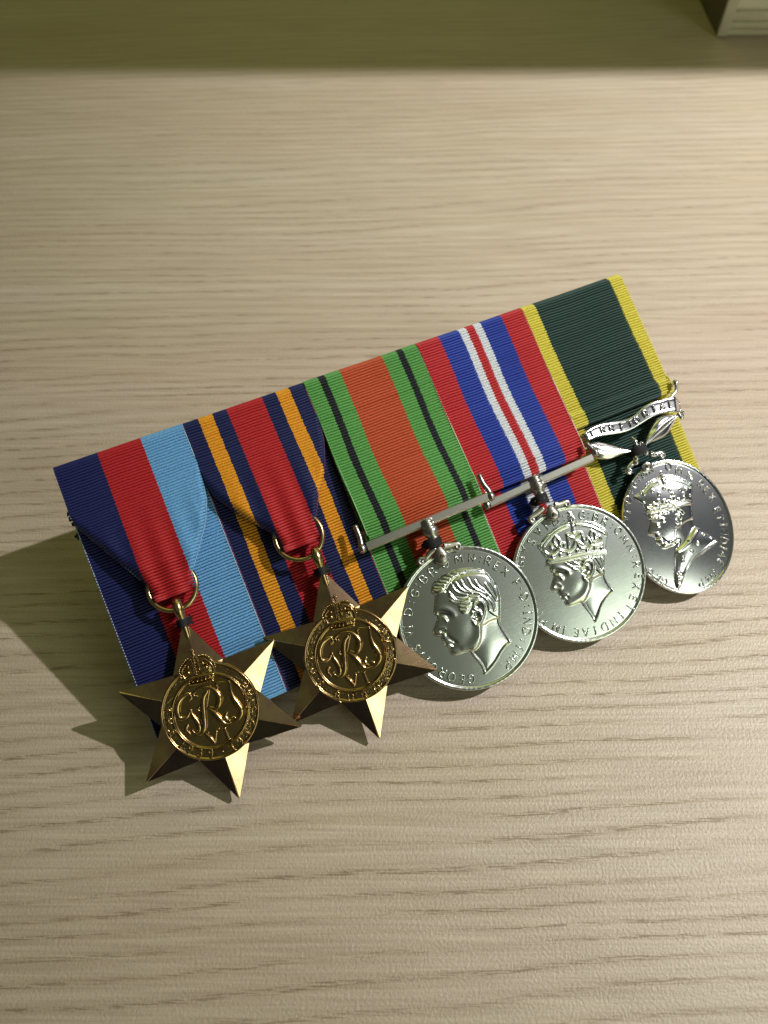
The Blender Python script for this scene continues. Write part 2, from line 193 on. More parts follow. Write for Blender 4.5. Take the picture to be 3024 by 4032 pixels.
D['t_leafl'] = [(140.55,-47.71),(138.89,-46.12),(136.61,-44.51),(133.32,-42.33),(130.76,-41.41),(129.14,-42.18),(129.38,-44.02),(129.95,-45.58),(132.82,-47.22),(135.21,-47.61),(137.72,-47.75)]
D['t_leaflv'] = [(140.55,-47.71),(135.12,-45.92),(131.97,-44.38),(129.33,-42.25)]
D['t_leafr'] = [(144.26,-47.68),(145.67,-46.03),(148.84,-43.41),(151.3,-41.9),(154.17,-41.92),(156.96,-43.12),(155.51,-44.8),(152.07,-46.95),(149.44,-47.39),(146.71,-47.59)]
D['t_leafrv'] = [(144.26,-47.68),(148.58,-45.89),(152.53,-44.53),(156.42,-43.32)]
D['t_bud'] = [(142.12,-47.4),(142.07,-45.62),(141.67,-44.1)]
D['t_bud2'] = [(143.39,-47.47),(143.76,-46.43)]
D['t_thread'] = [(139.24,-48.21),(142.33,-48.56),(145.57,-48.16)]
D['t_knob'] = [(140.13,-49.91),(139.68,-50.91)]
D['t_drop'] = [(141.84,-52.1),(142.09,-52.97),(142.11,-54.35)]
D['t_sl'] = [(140.26,-50.74),(138.65,-50.93),(137.01,-51.7)]
D['t_sr'] = [(145.02,-50.33),(146.33,-50.81),(147.99,-51.02)]
D['t_rod'] = [(160.24,-33.87),(160.24,-35.08),(159.61,-36.68),(158.36,-37.45),(156.91,-38.15)]
D['t_curl'] = [(157.12,-42.77),(157.72,-44.39)]
D['t_text'] = [(129.6,-39.15),(131.73,-39.34),(134.64,-39.71),(137.61,-39.99),(140.21,-40.43),(142.47,-40.69),(144.87,-40.42),(147.79,-39.98),(150.54,-39.73),(152.99,-39.44),(155.69,-39.6)]
D['t_fold'] = [(130.65,-36.65),(140.87,-36.35),(154.81,-35.67),(156.69,-36.93)]
D['r1'] = [(21.56,-35.14),(21.74,-38.7),(20.8,-40.76),(18.34,-42.36),(15.58,-42.61),(13.33,-41.51),(11.43,-39.53),(10.69,-36.65),(10.78,-34.62)]
D['r2'] = [(53.44,-34.6),(54.0,-36.63),(53.69,-38.93),(51.97,-40.97),(49.06,-42.23),(46.63,-42.31),(44.42,-41.14),(42.66,-38.8),(42.29,-35.97),(42.34,-34.95)]
D['loop1'] = [(16.31,-40.31),(15.96,-42.58),(15.86,-44.61)]
D['loop2'] = [(48.74,-40.63),(48.67,-42.7),(48.43,-45.59)]
D['tie1'] = [(13.51,-44.37),(15.13,-45.39),(17.57,-46.05)]
D['tie2'] = [(46.54,-46.58),(48.8,-46.59),(50.7,-46.75)]
D['f1_left'] = [(0.3,-14.62),(5.13,-23.72),(10.53,-33.69)]
D['f1_ridge'] = [(4.08,-12.15),(6.82,-21.0),(9.45,-30.98)]
D['f1_right'] = [(31.73,-0.98),(31.96,-11.89),(30.63,-20.37),(28.73,-25.01),(24.79,-30.89),(21.47,-35.17)]
D['f1_rr'] = [(27.15,-20.96),(23.81,-29.1),(20.71,-34.32)]
D['f2_left'] = [(32.64,-19.62),(36.52,-25.86),(42.41,-33.48)]
D['f2_ridge'] = [(32.12,-15.4),(35.97,-20.19),(39.14,-26.14),(42.43,-31.89)]
D['f2_right'] = [(63.09,-0.93),(63.56,-9.26),(63.26,-15.85),(60.67,-22.72),(56.46,-28.63),(53.6,-34.41)]
D['f2_rr'] = [(59.51,-15.57),(59.62,-19.64),(56.31,-27.29)]

# ------------------------------------------------------------------ helpers
def new_obj(name, me, mat, parent=None, loc=None, smooth=True):
    o = bpy.data.objects.new(name, me); COL.objects.link(o)
    if mat is not None: me.materials.append(mat)
    if parent is not None: o.parent = parent
    if smooth: me.polygons.foreach_set('use_smooth', np.ones(len(me.polygons), bool))
    return o

class MB:
    """collects vertices (mm) and faces, then links them as one mesh"""
    def __init__(self): self.v = []; self.f = []; self.n = 0
    def add(self, v, f):
        v = np.asarray(v, float).reshape(-1, 3)
        self.v.append(v); n = self.n
        self.f += [tuple(i + n for i in q) for q in f]; self.n += len(v); return self
    def build(self, name, mat, parent=None, smooth=True, scale=MM):
        me = bpy.data.meshes.new(name); v = np.concatenate(self.v) * scale
        me.from_pydata(v.tolist(), [], self.f); me.update()
        return new_obj(name, me, mat, parent, smooth=smooth)

def grid_faces(nr, nc, wrap=False, off=0):
    f = []
    for i in range(nr - 1):
        for j in range(nc if wrap else nc - 1):
            k = (j + 1) % nc
            f.append((off + i*nc + j, off + (i+1)*nc + j, off + (i+1)*nc + k, off + i*nc + k))
    return f

def spline(p, n=6, closed=False):
    p = np.asarray(p, float)
    if len(p) < 3 and not closed:
        t = np.linspace(0, 1, n + 1)[:, None]; return p[0] + (p[-1] - p[0]) * t
    m = len(p); out = []
    for i in range(m if closed else m - 1):
        if closed: a, b, c, d = p[i-1], p[i], p[(i+1) % m], p[(i+2) % m]
        else: a, b, c, d = p[max(i-1, 0)], p[i], p[i+1], p[min(i+2, m-1)]
        for k in range(n):
            t = k / n
            out.append(.5*((2*b) + (-a+c)*t + (2*a-5*b+4*c-d)*t*t + (-a+3*b-3*c+d)*t**3))
    if not closed: out.append(p[-1])
    return np.array(out)

def tube(mb, pts, r, seg=8, flat=1.0, closed=False, ups=(0, 0, 1), taper=0.35):
    """round bar along pts; flat scales its height along 'ups'"""
    p = np.asarray(pts, float); n = len(p); r = np.broadcast_to(np.asarray(r, float), (n,))
    if closed: t = np.roll(p, -1, 0) - np.roll(p, 1, 0)
    else: t = np.gradient(p, axis=0)
    t /= np.linalg.norm(t, axis=1)[:, None] + 1e-12
    up = np.array(ups, float)
    side = np.cross(t, up); l = np.linalg.norm(side, axis=1)[:, None]
    side = np.where(l > 1e-4, side/(l+1e-12), np.array([1., 0, 0])); nn = np.cross(side, t)
    a = np.arange(seg)/seg*2*np.pi
    v = (p[:, None, :] + r[:, None, None]*(np.cos(a)[None, :, None]*side[:, None, :] + flat*np.sin(a)[None, :, None]*nn[:, None, :]))
    if closed:
        f = grid_faces(n, seg, True); f += [((n-1)*seg+j, j, (j+1) % seg, (n-1)*seg+(j+1) % seg) for j in range(seg)]
        return mb.add(v, f)
    f = grid_faces(n, seg, True)
    ends = np.array([p[0]-t[0]*r[0]*taper, p[-1]+t[-1]*r[-1]*taper])
    m = n*seg
    f += [(m, j, (j+1) % seg) for j in range(seg)] + [(m+1, (n-1)*seg+(j+1) % seg, (n-1)*seg+j) for j in range(seg)]
    return mb.add(np.concatenate([v.reshape(-1, 3), ends]), f)

def ball(mb, c, r, seg=10, rings=6, sc=(1, 1, 1)):
    v = []
    for i in range(rings+1):
        th = math.pi*i/rings
        for j in range(seg):
            a = 2*math.pi*j/seg; v.append((c[0]+r*sc[0]*math.sin(th)*math.cos(a), c[1]+r*sc[1]*math.sin(th)*math.sin(a), c[2]+r*sc[2]*math.cos(th)))
    return mb.add(v, grid_faces(rings+1, seg, True))

def lathe(mb, base, axis, prof, seg=20, side=None):
    """prof: list of (distance along axis, radius)"""
    ax = np.asarray(axis, float); ax /= np.linalg.norm(ax); base = np.asarray(base, float)
    h = np.array([0, 0, 1.]) if abs(ax[2]) < .8 else np.array([1., 0, 0])
    s = np.cross(ax, h); s /= np.linalg.norm(s); q = np.cross(ax, s); v = []
    for d, r in prof:
        for j in range(seg):
            a = 2*math.pi*j/seg; v.append(base+ax*d+r*(math.cos(a)*s+math.sin(a)*q))
    f = grid_faces(len(prof), seg, True)
    f.append(tuple(range(seg))[::-1]); f.append(tuple((len(prof)-1)*seg+j for j in range(seg)))
    return mb.add(v, f)

def box(mb, lo, hi, bev=0.0):
    x0, y0, z0 = lo; x1, y1, z1 = hi; b = bev
    if b <= 0:
        v = [(x, y, z) for z in (z0, z1) for y in (y0, y1) for x in (x0, x1)]
        return mb.add(v, [(0,2,3,1),(4,5,7,6),(0,1,5,4),(2,6,7,3),(0,4,6,2),(1,3,7,5)])
    import bmesh
    bm = bmesh.new(); bmesh.ops.create_cube(bm, size=1)
    for w in bm.verts: w.co = Vector(((x0+x1)/2+w.co.x*(x1-x0), (y0+y1)/2+w.co.y*(y1-y0), (z0+z1)/2+w.co.z*(z1-z0)))
    bmesh.ops.bevel(bm, geom=bm.edges[:], offset=b, segments=3, profile=.5, affect='EDGES')
    bm.verts.index_update()
    mb.add([tuple(w.co) for w in bm.verts], [tuple(w.index for w in f.verts) for f in bm.faces]); bm.free(); return mb

def prism(mb, poly, z0, z1, dome=0.0):
    """flat outline given depth, top edge slightly rounded"""
    p = np.asarray(poly, float)
    if (p[:, 0]*np.roll(p[:, 1], -1)-np.roll(p[:, 0], -1)*p[:, 1]).sum() < 0: p = p[::-1]
    n = len(p); c = p.mean(0); b = .12
    d = p-c; d2 = p-d/np.maximum(np.linalg.norm(d, axis=1), 1e-6)[:, None]*b
    v = [(x, y, z0) for x, y in p]+[(x, y, z1-b) for x, y in p]+[(x, y, z1) for x, y in d2]+[(c[0], c[1], z1+dome)]
    f = [(i, (i+1) % n, n+(i+1) % n, n+i) for i in range(n)]+[(n+i, n+(i+1) % n, 2*n+(i+1) % n, 2*n+i) for i in range(n)]
    f += [(2*n+i, 2*n+(i+1) % n, 3*n) for i in range(n)]; f.append(tuple(range(n))[::-1])
    return mb.add(v, f)

# distance helpers for reliefs
def seg_dist(P, line, closed=False):
    L = np.asarray(line, float); d = np.full(len(P), 1e9)
    m = len(L)
    for i in range(m if closed else m-1):
        a, b = L[i], L[(i+1) % m]; ab = b-a; q = P-a
        t = np.clip((q@ab)/(ab@ab+1e-12), 0, 1); e = q-t[:, None]*ab
        d = np.minimum(d, (e*e).sum(1))
    return np.sqrt(d)
def inside(P, poly):
    L = np.asarray(poly, float); c = np.zeros(len(P), bool); m = len(L)
    for i in range(m):
        (x0, y0), (x1, y1) = L[i-1], L[i]
        if y0 == y1: continue
        k = ((y0 > P[:, 1]) != (y1 > P[:, 1])) & (P[:, 0] < (x1-x0)*(P[:, 1]-y0)/(y1-y0)+x0)
        c ^= k
    return c
def sdf(P, poly):
    d = seg_dist(P, poly, True); return np.where(inside(P, poly), d, -d)
def sstep(x, a, b):
    t = np.clip((x-a)/(b-a), 0, 1); return t*t*(3-2*t)
def ridge(P, h, line, r, a, smooth=4):
    L = spline(line, smooth) if len(line) > 2 else np.asarray(line, float)
    k = (P[:, 0] > L[:, 0].min()-3*r) & (P[:, 0] < L[:, 0].max()+3*r) & (P[:, 1] > L[:, 1].min()-3*r) & (P[:, 1] < L[:, 1].max()+3*r)
    if k.any():
        d = seg_dist(P[k], L) if len(L) > 1 else np.linalg.norm(P[k]-L[0], axis=1)
        h[k] += a*np.exp(-(d/r)**2)
def bump(P, h, c, r, a):
    d2 = ((P-np.asarray(c))**2).sum(1); h += a*np.exp(-d2/(r*r))

# stroke alphabet, height 1
AL = {
'A': [[(0,0),(.4,1),(.8,0)],[(.15,.36),(.65,.36)]],
'B': [[(0,0),(0,1),(.38,1),(.56,.9),(.56,.66),(.38,.54),(0,.54)],[(.38,.54),(.64,.42),(.66,.14),(.42,0),(0,0)]],
'D': [[(0,0),(0,1),(.32,1),(.64,.82),(.76,.5),(.64,.18),(.32,0),(0,0)]],
'E': [[(.52,1),(0,1),(0,0),(.54,0)],[(0,.52),(.42,.52)]],
'F': [[(.52,1),(0,1),(0,0)],[(0,.52),(.42,.52)]],
'G': [[(.74,.82),(.56,.98),(.3,.96),(.06,.7),(.02,.4),(.16,.1),(.42,0),(.72,.1),(.72,.42),(.48,.42)]],
'H': [[(0,0),(0,1)],[(.66,0),(.66,1)],[(0,.52),(.66,.52)]],
'I': [[(.08,0),(.08,1)],[(-.04,1),(.2,1)],[(-.04,0),(.2,0)]],
'L': [[(0,1),(0,0),(.5,0)]],
'M': [[(0,0),(.12,1),(.45,.2),(.78,1),(.9,0)]],
'N': [[(0,0),(0,1),(.68,0),(.68,1)]],
'O': [[(.4,1),(.12,.86),(0,.5),(.12,.14),(.4,0),(.68,.14),(.8,.5),(.68,.86),(.4,1)]],
'P': [[(0,0),(0,1),(.38,1),(.58,.88),(.58,.6),(.38,.48),(0,.48)]],
'R': [[(0,0),(0,1),(.38,1),(.58,.88),(.58,.62),(.38,.5),(0,.5)],[(.32,.5),(.68,0)]],
'S': [[(.5,.86),(.36,1),(.12,.94),(.04,.74),(.2,.56),(.42,.44),(.54,.24),(.42,.03),(.18,0),(.02,.16)]],
'T': [[(0,1),(.66,1)],[(.33,1),(.33,0)]],
'U': [[(0,1),(0,.3),(.12,.06),(.34,0),(.56,.06),(.66,.3),(.66,1)]],
'V': [[(0,1),(.36,0),(.72,1)]],
'X': [[(0,0),(.64,1)],[(0,1),(.68,0)]],
'1': [[(.0,.8),(.2,1),(.2,0)],[(0,0),(.4,0)]],
'3': [[(.02,.86),(.22,1),(.44,.94),(.48,.72),(.24,.56),(.5,.42),(.52,.14),(.26,0),(0,.12)]],
'4': [[(.42,0),(.42,1),(0,.32),(.6,.32)]],
'5': [[(.48,1),(.08,1),(.04,.56),(.3,.62),(.52,.42),(.48,.12),(.24,0),(0,.1)]],
'9': [[(.5,.66),(.36,.48),(.12,.5),(0,.74),(.12,.96),(.36,1),(.52,.8),(.5,.4),(.36,.06),(.12,0)]],
'-': [[(0,.5),(.4,.5)]],
':': [[(.05,.2),(.06,.2)],[(.05,.75),(.06,.75)]],
'.': [[(.05,.5),(.06,.5)]],
}
def letter(mb, ch, pos, up, size, r, z, flat=1.25):
    up = np.asarray(up, float); up /= np.linalg.norm(up); rt = np.array([up[1], -up[0]])
    st = AL[ch]; xs = [q[0] for l in st for q in l]; cx = (min(xs)+max(xs))/2
    for l in st:
        P = np.array([np.asarray(pos)+rt*(q[0]-cx)*size+up*(q[1]-.5)*size for q in l])
        if ch in ':.': ball(mb, (P[0][0], P[0][1], z), r*1.35, 8, 4, (1, 1, .8)); continue
        if len(P) > 4: P = spline(P, 2)
        tube(mb, np.c_[P, np.full(len(P), z)], r, 6, flat, taper=.6)

# ------------------------------------------------------------------ materials
def node_mat(name):
    m = bpy.data.materials.new(name); m.use_nodes = True; nt = m.node_tree
    return m, nt, nt.nodes['Principled BSDF'], (lambda t, **k: mk(nt, t, **k))
def mk(nt, t, **k):
    n = nt.nodes.new(t)
    for a, b in k.items(): setattr(n, a, b)
    return n
def ramp(N, stops, interp='LINEAR'):
    r = N('ShaderNodeValToRGB'); e = r.color_ramp; e.interpolation = interp
    while len(e.elements) < len(stops): e.elements.new(0.5)
    for el, (p, c) in zip(e.elements, stops): el.position = p; el.color = (*c, 1)
    return r
def mapped(nt, N, scale, rot=(0, 0, 0), coord='Object'):
    tc = N('ShaderNodeTexCoord'); mp = N('ShaderNodeMapping'); mp.inputs['Scale'].default_value = scale; mp.inputs['Rotation'].default_value = rot
    nt.links.new(tc.outputs[coord], mp.inputs[0]); return mp
def noise(nt, N, vec, scale=1.0, detail=3, rough=.5, dist=0):
    n = N('ShaderNodeTexNoise'); n.inputs['Scale'].default_value = scale; n.inputs['Detail'].default_value = detail
    n.inputs['Roughness'].default_value = rough; n.inputs['Distortion'].default_value = dist
    nt.links.new(vec, n.inputs['Vector']); return n

def metal(name, base, dark, rough, scratch=0.0, pscale=300, patch=(.4, .7), grain=0.0):
    m, nt, P, N = node_mat(name); L = nt.links.new
    mp = mapped(nt, N, (1, 1, 1)); n = noise(nt, N, mp.outputs[0], pscale, 5, .6)
    r = ramp(N, [(patch[0], dark), (patch[1], base)]); L(n.outputs['Fac'], r.inputs[0]); L(r.outputs[0], P.inputs['Base Color'])
    P.inputs['Metallic'].default_value = 1
    rr = N('ShaderNodeMapRange'); rr.inputs['To Min'].default_value = rough*1.2; rr.inputs['To Max'].default_value = rough*.85
    L(n.outputs['Fac'], rr.inputs[0]); L(rr.outputs[0], P.inputs['Roughness'])
    prev = None
    if scratch > 0:
        for i, (a, sx, sy) in enumerate(((.5, 120, 5200), (-.75, 90, 4300), (1.35, 150, 6000), (2.4, 70, 3600))):
            q = mapped(nt, N, (sx, sy, 300), (0, 0, a)); s = noise(nt, N, q.outputs[0], 1, 1, .5)
            k = ramp(N, [(.60, (0, 0, 0)), (.70, (1, 1, 1))]); L(s.outputs['Fac'], k.inputs[0])
            b = N('ShaderNodeBump'); b.inputs['Strength'].default_value = scratch; b.inputs['Distance'].default_value = .00003
            L(k.outputs[0], b.inputs['Height'])
            if prev: L(prev.outputs[0], b.inputs['Normal'])
            prev = b
    if grain > 0:
        g = noise(nt, N, mp.outputs[0], 2600, 2, .5); b = N('ShaderNodeBump'); b.inputs['Strength'].default_value = grain; b.inputs['Distance'].default_value = .0001
        L(g.outputs['Fac'], b.inputs['Height'])
        if prev: L(prev.outputs[0], b.inputs['Normal'])
        prev = b
    if prev: L(prev.outputs[0], P.inputs['Normal'])
    return m

def cloth(name, stripes):
    """stripes: list of (start fraction across the ribbon, colour)"""
    m, nt, P, N = node_mat(name); L = nt.links.new
    uv = N('ShaderNodeTexCoord'); sx = N('ShaderNodeSeparateXYZ'); L(uv.outputs['UV'], sx.inputs[0])
    mp = N('ShaderNodeMapping'); mp.inputs['Scale'].default_value = (6, 1.33, 1); L(uv.outputs['UV'], mp.inputs[0])
    n = noise(nt, N, mp.outputs[0], 1.0, 2, .5)
    j = N('ShaderNodeMath', operation='MULTIPLY_ADD'); j.inputs[1].default_value = .022; L(n.outputs['Fac'], j.inputs[0])
    o = N('ShaderNodeMath', operation='SUBTRACT'); L(sx.outputs[0], o.inputs[0]); o.inputs[1].default_value = .011; L(o.outputs[0], j.inputs[2])
    r = ramp(N, stripes, 'CONSTANT'); L(j.outputs[0], r.inputs[0])
    # yarn: short diagonal threads across every rib
    m2 = N('ShaderNodeMapping'); m2.inputs['Scale'].default_value = (130, 1.6, 1); m2.inputs['Rotation'].default_value = (0, 0, .02); L(uv.outputs['UV'], m2.inputs[0])
    y = noise(nt, N, m2.outputs[0], 1.0, 3, .7)
    mr = N('ShaderNodeMapRange'); mr.inputs['From Min'].default_value = .3; mr.inputs['From Max'].default_value = .7; mr.inputs['To Min'].default_value = .62; mr.inputs['To Max'].default_value = 1.3
    L(y.outputs['Fac'], mr.inputs[0])
    mx = N('ShaderNodeMix', data_type='RGBA', blend_type='MULTIPLY'); mx.inputs['Factor'].default_value = 1
    L(r.outputs[0], mx.inputs['A']); L(mr.outputs[0], mx.inputs['B']); L(mx.outputs['Result'], P.inputs['Base Color'])
    b = N('ShaderNodeBump'); b.inputs['Strength'].default_value = .3; b.inputs['Distance'].default_value = .00006; L(y.outputs['Fac'], b.inputs['Height']); L(b.outputs[0], P.inputs['Normal'])
    P.inputs['Roughness'].default_value = .5; P.inputs['Specular IOR Level'].default_value = .35
    P.inputs['Sheen Weight'].default_value = .05; P.inputs['Sheen Roughness'].default_value = .4
    return m

def plain(name, col, rough=.7, var=.25, scale=900):
    m, nt, P, N = node_mat(name); L = nt.links.new
    mp = mapped(nt, N, (1, 1, 1)); n = noise(nt, N, mp.outputs[0], scale, 3, .6)
    r = ramp(N, [(.3, tuple(c*(1-var) for c in col)), (.7, tuple(min(1, c*(1+var)) for c in col))]); L(n.outputs['Fac'], r.inputs[0]); L(r.outputs[0], P.inputs['Base Color'])
    P.inputs['Roughness'].default_value = rough; return m

def wood(name):
    m, nt, P, N = node_mat(name); L = nt.links.new
    tc = N('ShaderNodeTexCoord')
    def math_(op, a, b=None, c=None):
        n = N('ShaderNodeMath', operation=op)
        for i, q in enumerate((a, b, c)):
            if q is None: continue
            if isinstance(q, (int, float)): n.inputs[i].default_value = q
            else: L(q, n.inputs[i])
        return n.outputs[0]
    def lay(sx, sy, detail, rough, dist=0, off=0):
        q = N('ShaderNodeMapping'); q.inputs['Scale'].default_value = (sx, sy, 1); q.inputs['Location'].default_value = (off, off, 0)
        L(tc.outputs['Object'], q.inputs[0]); return noise(nt, N, q.outputs[0], 1, detail, rough, dist).outputs['Fac']
    def mix(a, b, fac, mode='MIX'):
        x = N('ShaderNodeMix', data_type='RGBA', blend_type=mode)
        if isinstance(fac, (int, float)): x.inputs['Factor'].default_value = fac
        else: L(fac, x.inputs['Factor'])
        for s_, i in ((a, 'A'), (b, 'B')):
            if isinstance(s_, tuple): x.inputs[i].default_value = (*s_, 1)
            else: L(s_, x.inputs[i])
        return x.outputs['Result']
    xyz = N('ShaderNodeSeparateXYZ'); L(tc.outputs['Object'], xyz.inputs[0])
    # growth lines: wandering, unevenly spaced, rising slightly to the right
    g = math_('MULTIPLY_ADD', xyz.outputs[0], -.05, xyz.outputs[1])
    g = math_('MULTIPLY_ADD', lay(4, 7, 2, .5), .022, g)
    g = math_('MULTIPLY_ADD', lay(1.2, 60, 2, .5, 0, 3), .010, g)
    g = math_('MULTIPLY_ADD', lay(26, 30, 2, .5, 0, 7), .0022, g)
    w = math_('SINE', math_('MULTIPLY', g, 2*math.pi/.0044))
    line = ramp(N, [(.0, (0, 0, 0)), (.82, (.03, .03, .03)), (.97, (1, 1, 1))]); L(math_('MULTIPLY_ADD', w, .5, .5), line.inputs[0])
    line = line.outputs[0]
    broad = ramp(N, [(.30, (.495, .422, .330)), (.5, (.525, .452, .358)), (.70, (.555, .49, .405))]); L(lay(4, 42, 4, .6, .2), broad.inputs[0])
    rosy = ramp(N, [(.42, (0, 0, 0)), (.62, (1, 1, 1))]); L(lay(3, 9, 2, .5, 0, 4), rosy.inputs[0])
    fib = ramp(N, [(.3, (.80, .775, .74)), (.7, (1.14, 1.14, 1.14))]); L(lay(34, 1300, 3, .6), fib.inputs[0])
    c = mix(broad.outputs[0], fib.outputs[0], .8, 'MULTIPLY')
    c = mix(c, (1.0, .95, .97), math_('MULTIPLY', rosy.outputs[0], .9), 'MULTIPLY')
    soft = math_('MULTIPLY', math_('MULTIPLY_ADD', w, .5, .5), lay(8, 120, 2, .5, 0, 2))
    c = mix(c, (.36, .27, .175), math_('MULTIPLY', soft, .52))
    pale = ramp(N, [(.56, (0, 0, 0)), (.72, (1, 1, 1))]); L(lay(16, 480, 2, .6, .3, 5), pale.inputs[0])
    c = mix(c, (.66, .58, .45), math_('MULTIPLY', pale.outputs[0], .35))
    # pores: short dark dashes gathered along the growth lines
    p1 = ramp(N, [(.50, (0, 0, 0)), (.56, (1, 1, 1))]); L(lay(150, 2900, 3, .6), p1.inputs[0])
    p2 = ramp(N, [(.36, (0, 0, 0)), (.56, (1, 1, 1))]); L(lay(16, 90, 2, .5, 0, 9), p2.inputs[0])
    pm = N('ShaderNodeMath', operation='MULTIPLY'); L(math_('MULTIPLY', p1.outputs[0], p2.outputs[0]), pm.inputs[0]); L(line, pm.inputs[1])
    c = mix(c, (.21, .135, .08), math_('MULTIPLY', pm.outputs[0], math_('MAXIMUM', .30, math_('MINIMUM', .68, math_('MULTIPLY_ADD', xyz.outputs[1], -2.1, 1.02)))))
    L(c, P.inputs['Base Color'])
    P.inputs['Roughness'].default_value = .40; P.inputs['Specular IOR Level'].default_value = .6
    om = N('ShaderNodeMapping'); om.inputs['Scale'].default_value = (1, 1, 1); L(tc.outputs['Object'], om.inputs[0])
    peel = noise(nt, N, om.outputs[0], 1500, 3, .6)
    b1 = N('ShaderNodeBump'); b1.inputs['Strength'].default_value = .7; b1.inputs['Distance'].default_value = .0003; L(peel.outputs['Fac'], b1.inputs['Height'])
    b2 = N('ShaderNodeBump'); b2.invert = True; b2.inputs['Strength'].default_value = .4; b2.inputs['Distance'].default_value = .0002; L(pm.outputs[0], b2.inputs['Height']); L(b1.outputs[0], b2.inputs['Normal'])
    L(b2.outputs[0], P.inputs['Normal']); return m

NAVY = (.017, .022, .125); RED = (.50, .022, .030); SKY = (.17, .42, .72); ORANGE = (.78, .36, .022); GREEN = (.115, .36, .088)
FLAME = (.52, .088, .030); BLACK = (.012, .014, .022); BLUE = (.018, .05, .36); WHITE = (.68, .72, .76); YELLOW = (.62, .55, .060); DGREEN = (.005, .040, .031)
NAVY2 = (.014, .020, .100)
M_RIB = [
 cloth('ribbon_blue_red_sky', [(0, NAVY), (.333, RED), (.667, SKY)]),
 cloth('ribbon_navy_orange_red', [(0, NAVY2), (.125, ORANGE), (.235, NAVY2), (.352, RED), (.648, NAVY2), (.765, ORANGE), (.875, NAVY2)]),
 cloth('ribbon_green_flame', [(0, GREEN), (.125, BLACK), (.182, GREEN), (.312, FLAME), (.688, GREEN), (.818, BLACK), (.875, GREEN)]),
 cloth('ribbon_red_blue_white', [(0, RED), (.205, BLUE), (.395, WHITE), (.464, RED), (.536, WHITE), (.605, BLUE), (.795, RED)]),
 cloth('ribbon_green_yellow', [(0, YELLOW), (.125, DGREEN), (.875, YELLOW)]),
]
SELV = [((.30, .48, .80), 'sky_blue_thread'), ((.30, .03, .07), 'dark_red_thread'), ((.30, .55, .25), 'green_thread'), ((.75, .62, .60), 'pink_thread'), ((.62, .58, .08), 'yellow_thread')]
M_SELV = [plain(n, c, .6) for c, n in SELV]
M_WSELV = plain('pale_edge_thread', (.42, .55, .70), .6)
M_THREAD = plain('black_thread', (.010, .010, .013), .75)
M_BOARD = plain('black_felt', (.014, .014, .016), .9)
M_PIN = metal('pin_steel', (.6, .6, .6), (.45, .45, .45), .3)
M_BRONZE = metal('star_bronze', (.68, .51, .26), (.50, .32, .21), .145, .06, 140, (.40, .58), .05)  # random patina patches; their pinker tone paints in reddish reflections
M_DISC = metal('star_disc_bronze', (.48, .34, .15), (.34, .225, .105), .21, .03, 220, (.35, .65))
M_RINGB = metal('ring_bronze', (.62, .48, .24), (.42, .31, .15), .25, 0, 500)
M_NICKEL = metal('cupro_nickel', (.70, .745, .71), (.55, .60, .57), .25, .05, 45, (.3, .7))
M_SILVER = metal('polished_silver', (.90, .91, .94), (.80, .82, .86), .15, 0, 60, (.3, .7))
M_BAR = metal('bar_nickel', (.64, .63, .58), (.50, .49, .46), .30, 0, 500, (.3, .7), .1)
M_SATIN = metal('satin_silver', (.80, .81, .86), (.66, .67, .72), .17, 0, 200, (.3, .7))
M_PEWTER = metal('suspender_nickel', (.48, .47, .44), (.36, .355, .34), .33, 0, 700, (.3, .7), .25)
M_WOOD = wood('oak_laminate')

# ------------------------------------------------------------------ the place of the medal mount: tilted plane, top edge raised
Rm = np.array([[0.9093875, 0.37074281, -0.18858459], [-0.35556023, 0.92814685, 0.11009242], [0.21585017, -0.03306349, 0.97586654]])
Tm = np.array([-79.0588645, -10.3540973, 183.605185])
th = math.radians(33.7)
Cw = np.array([[1, 0, 0], [0, -math.cos(th), -math.sin(th)], [0, math.sin(th), -math.cos(th)]]).T
ex, ey, ez = Cw@Rm[:, 0], -(Cw@Rm[:, 1]), -(Cw@Rm[:, 2])
org = (Cw@Tm)*MM + np.array([0, 0, CAM_H])
MOUNT = Matrix(((ex[0], ey[0], ez[0], org[0]), (ex[1], ey[1], ez[1], org[1]), (ex[2], ey[2], ez[2], org[2]), (0, 0, 0, 1)))

def empty(name, label, cat, mat, group=None):
    o = bpy.data.objects.new(name, None); COL.objects.link(o); o.matrix_world = mat; o.empty_display_size = .01
    o['label'] = label; o['category'] = cat
    if group: o['group'] = group
    return o

# ------------------------------------------------------------------ desk, cabinet
def desk():
    mb = MB(); box(mb, (-900, -450, -25), (900, 900, 0), 1.5)
    o = mb.build('desk_surface', M_WOOD, smooth=False); o['kind'] = 'structure'
desk()

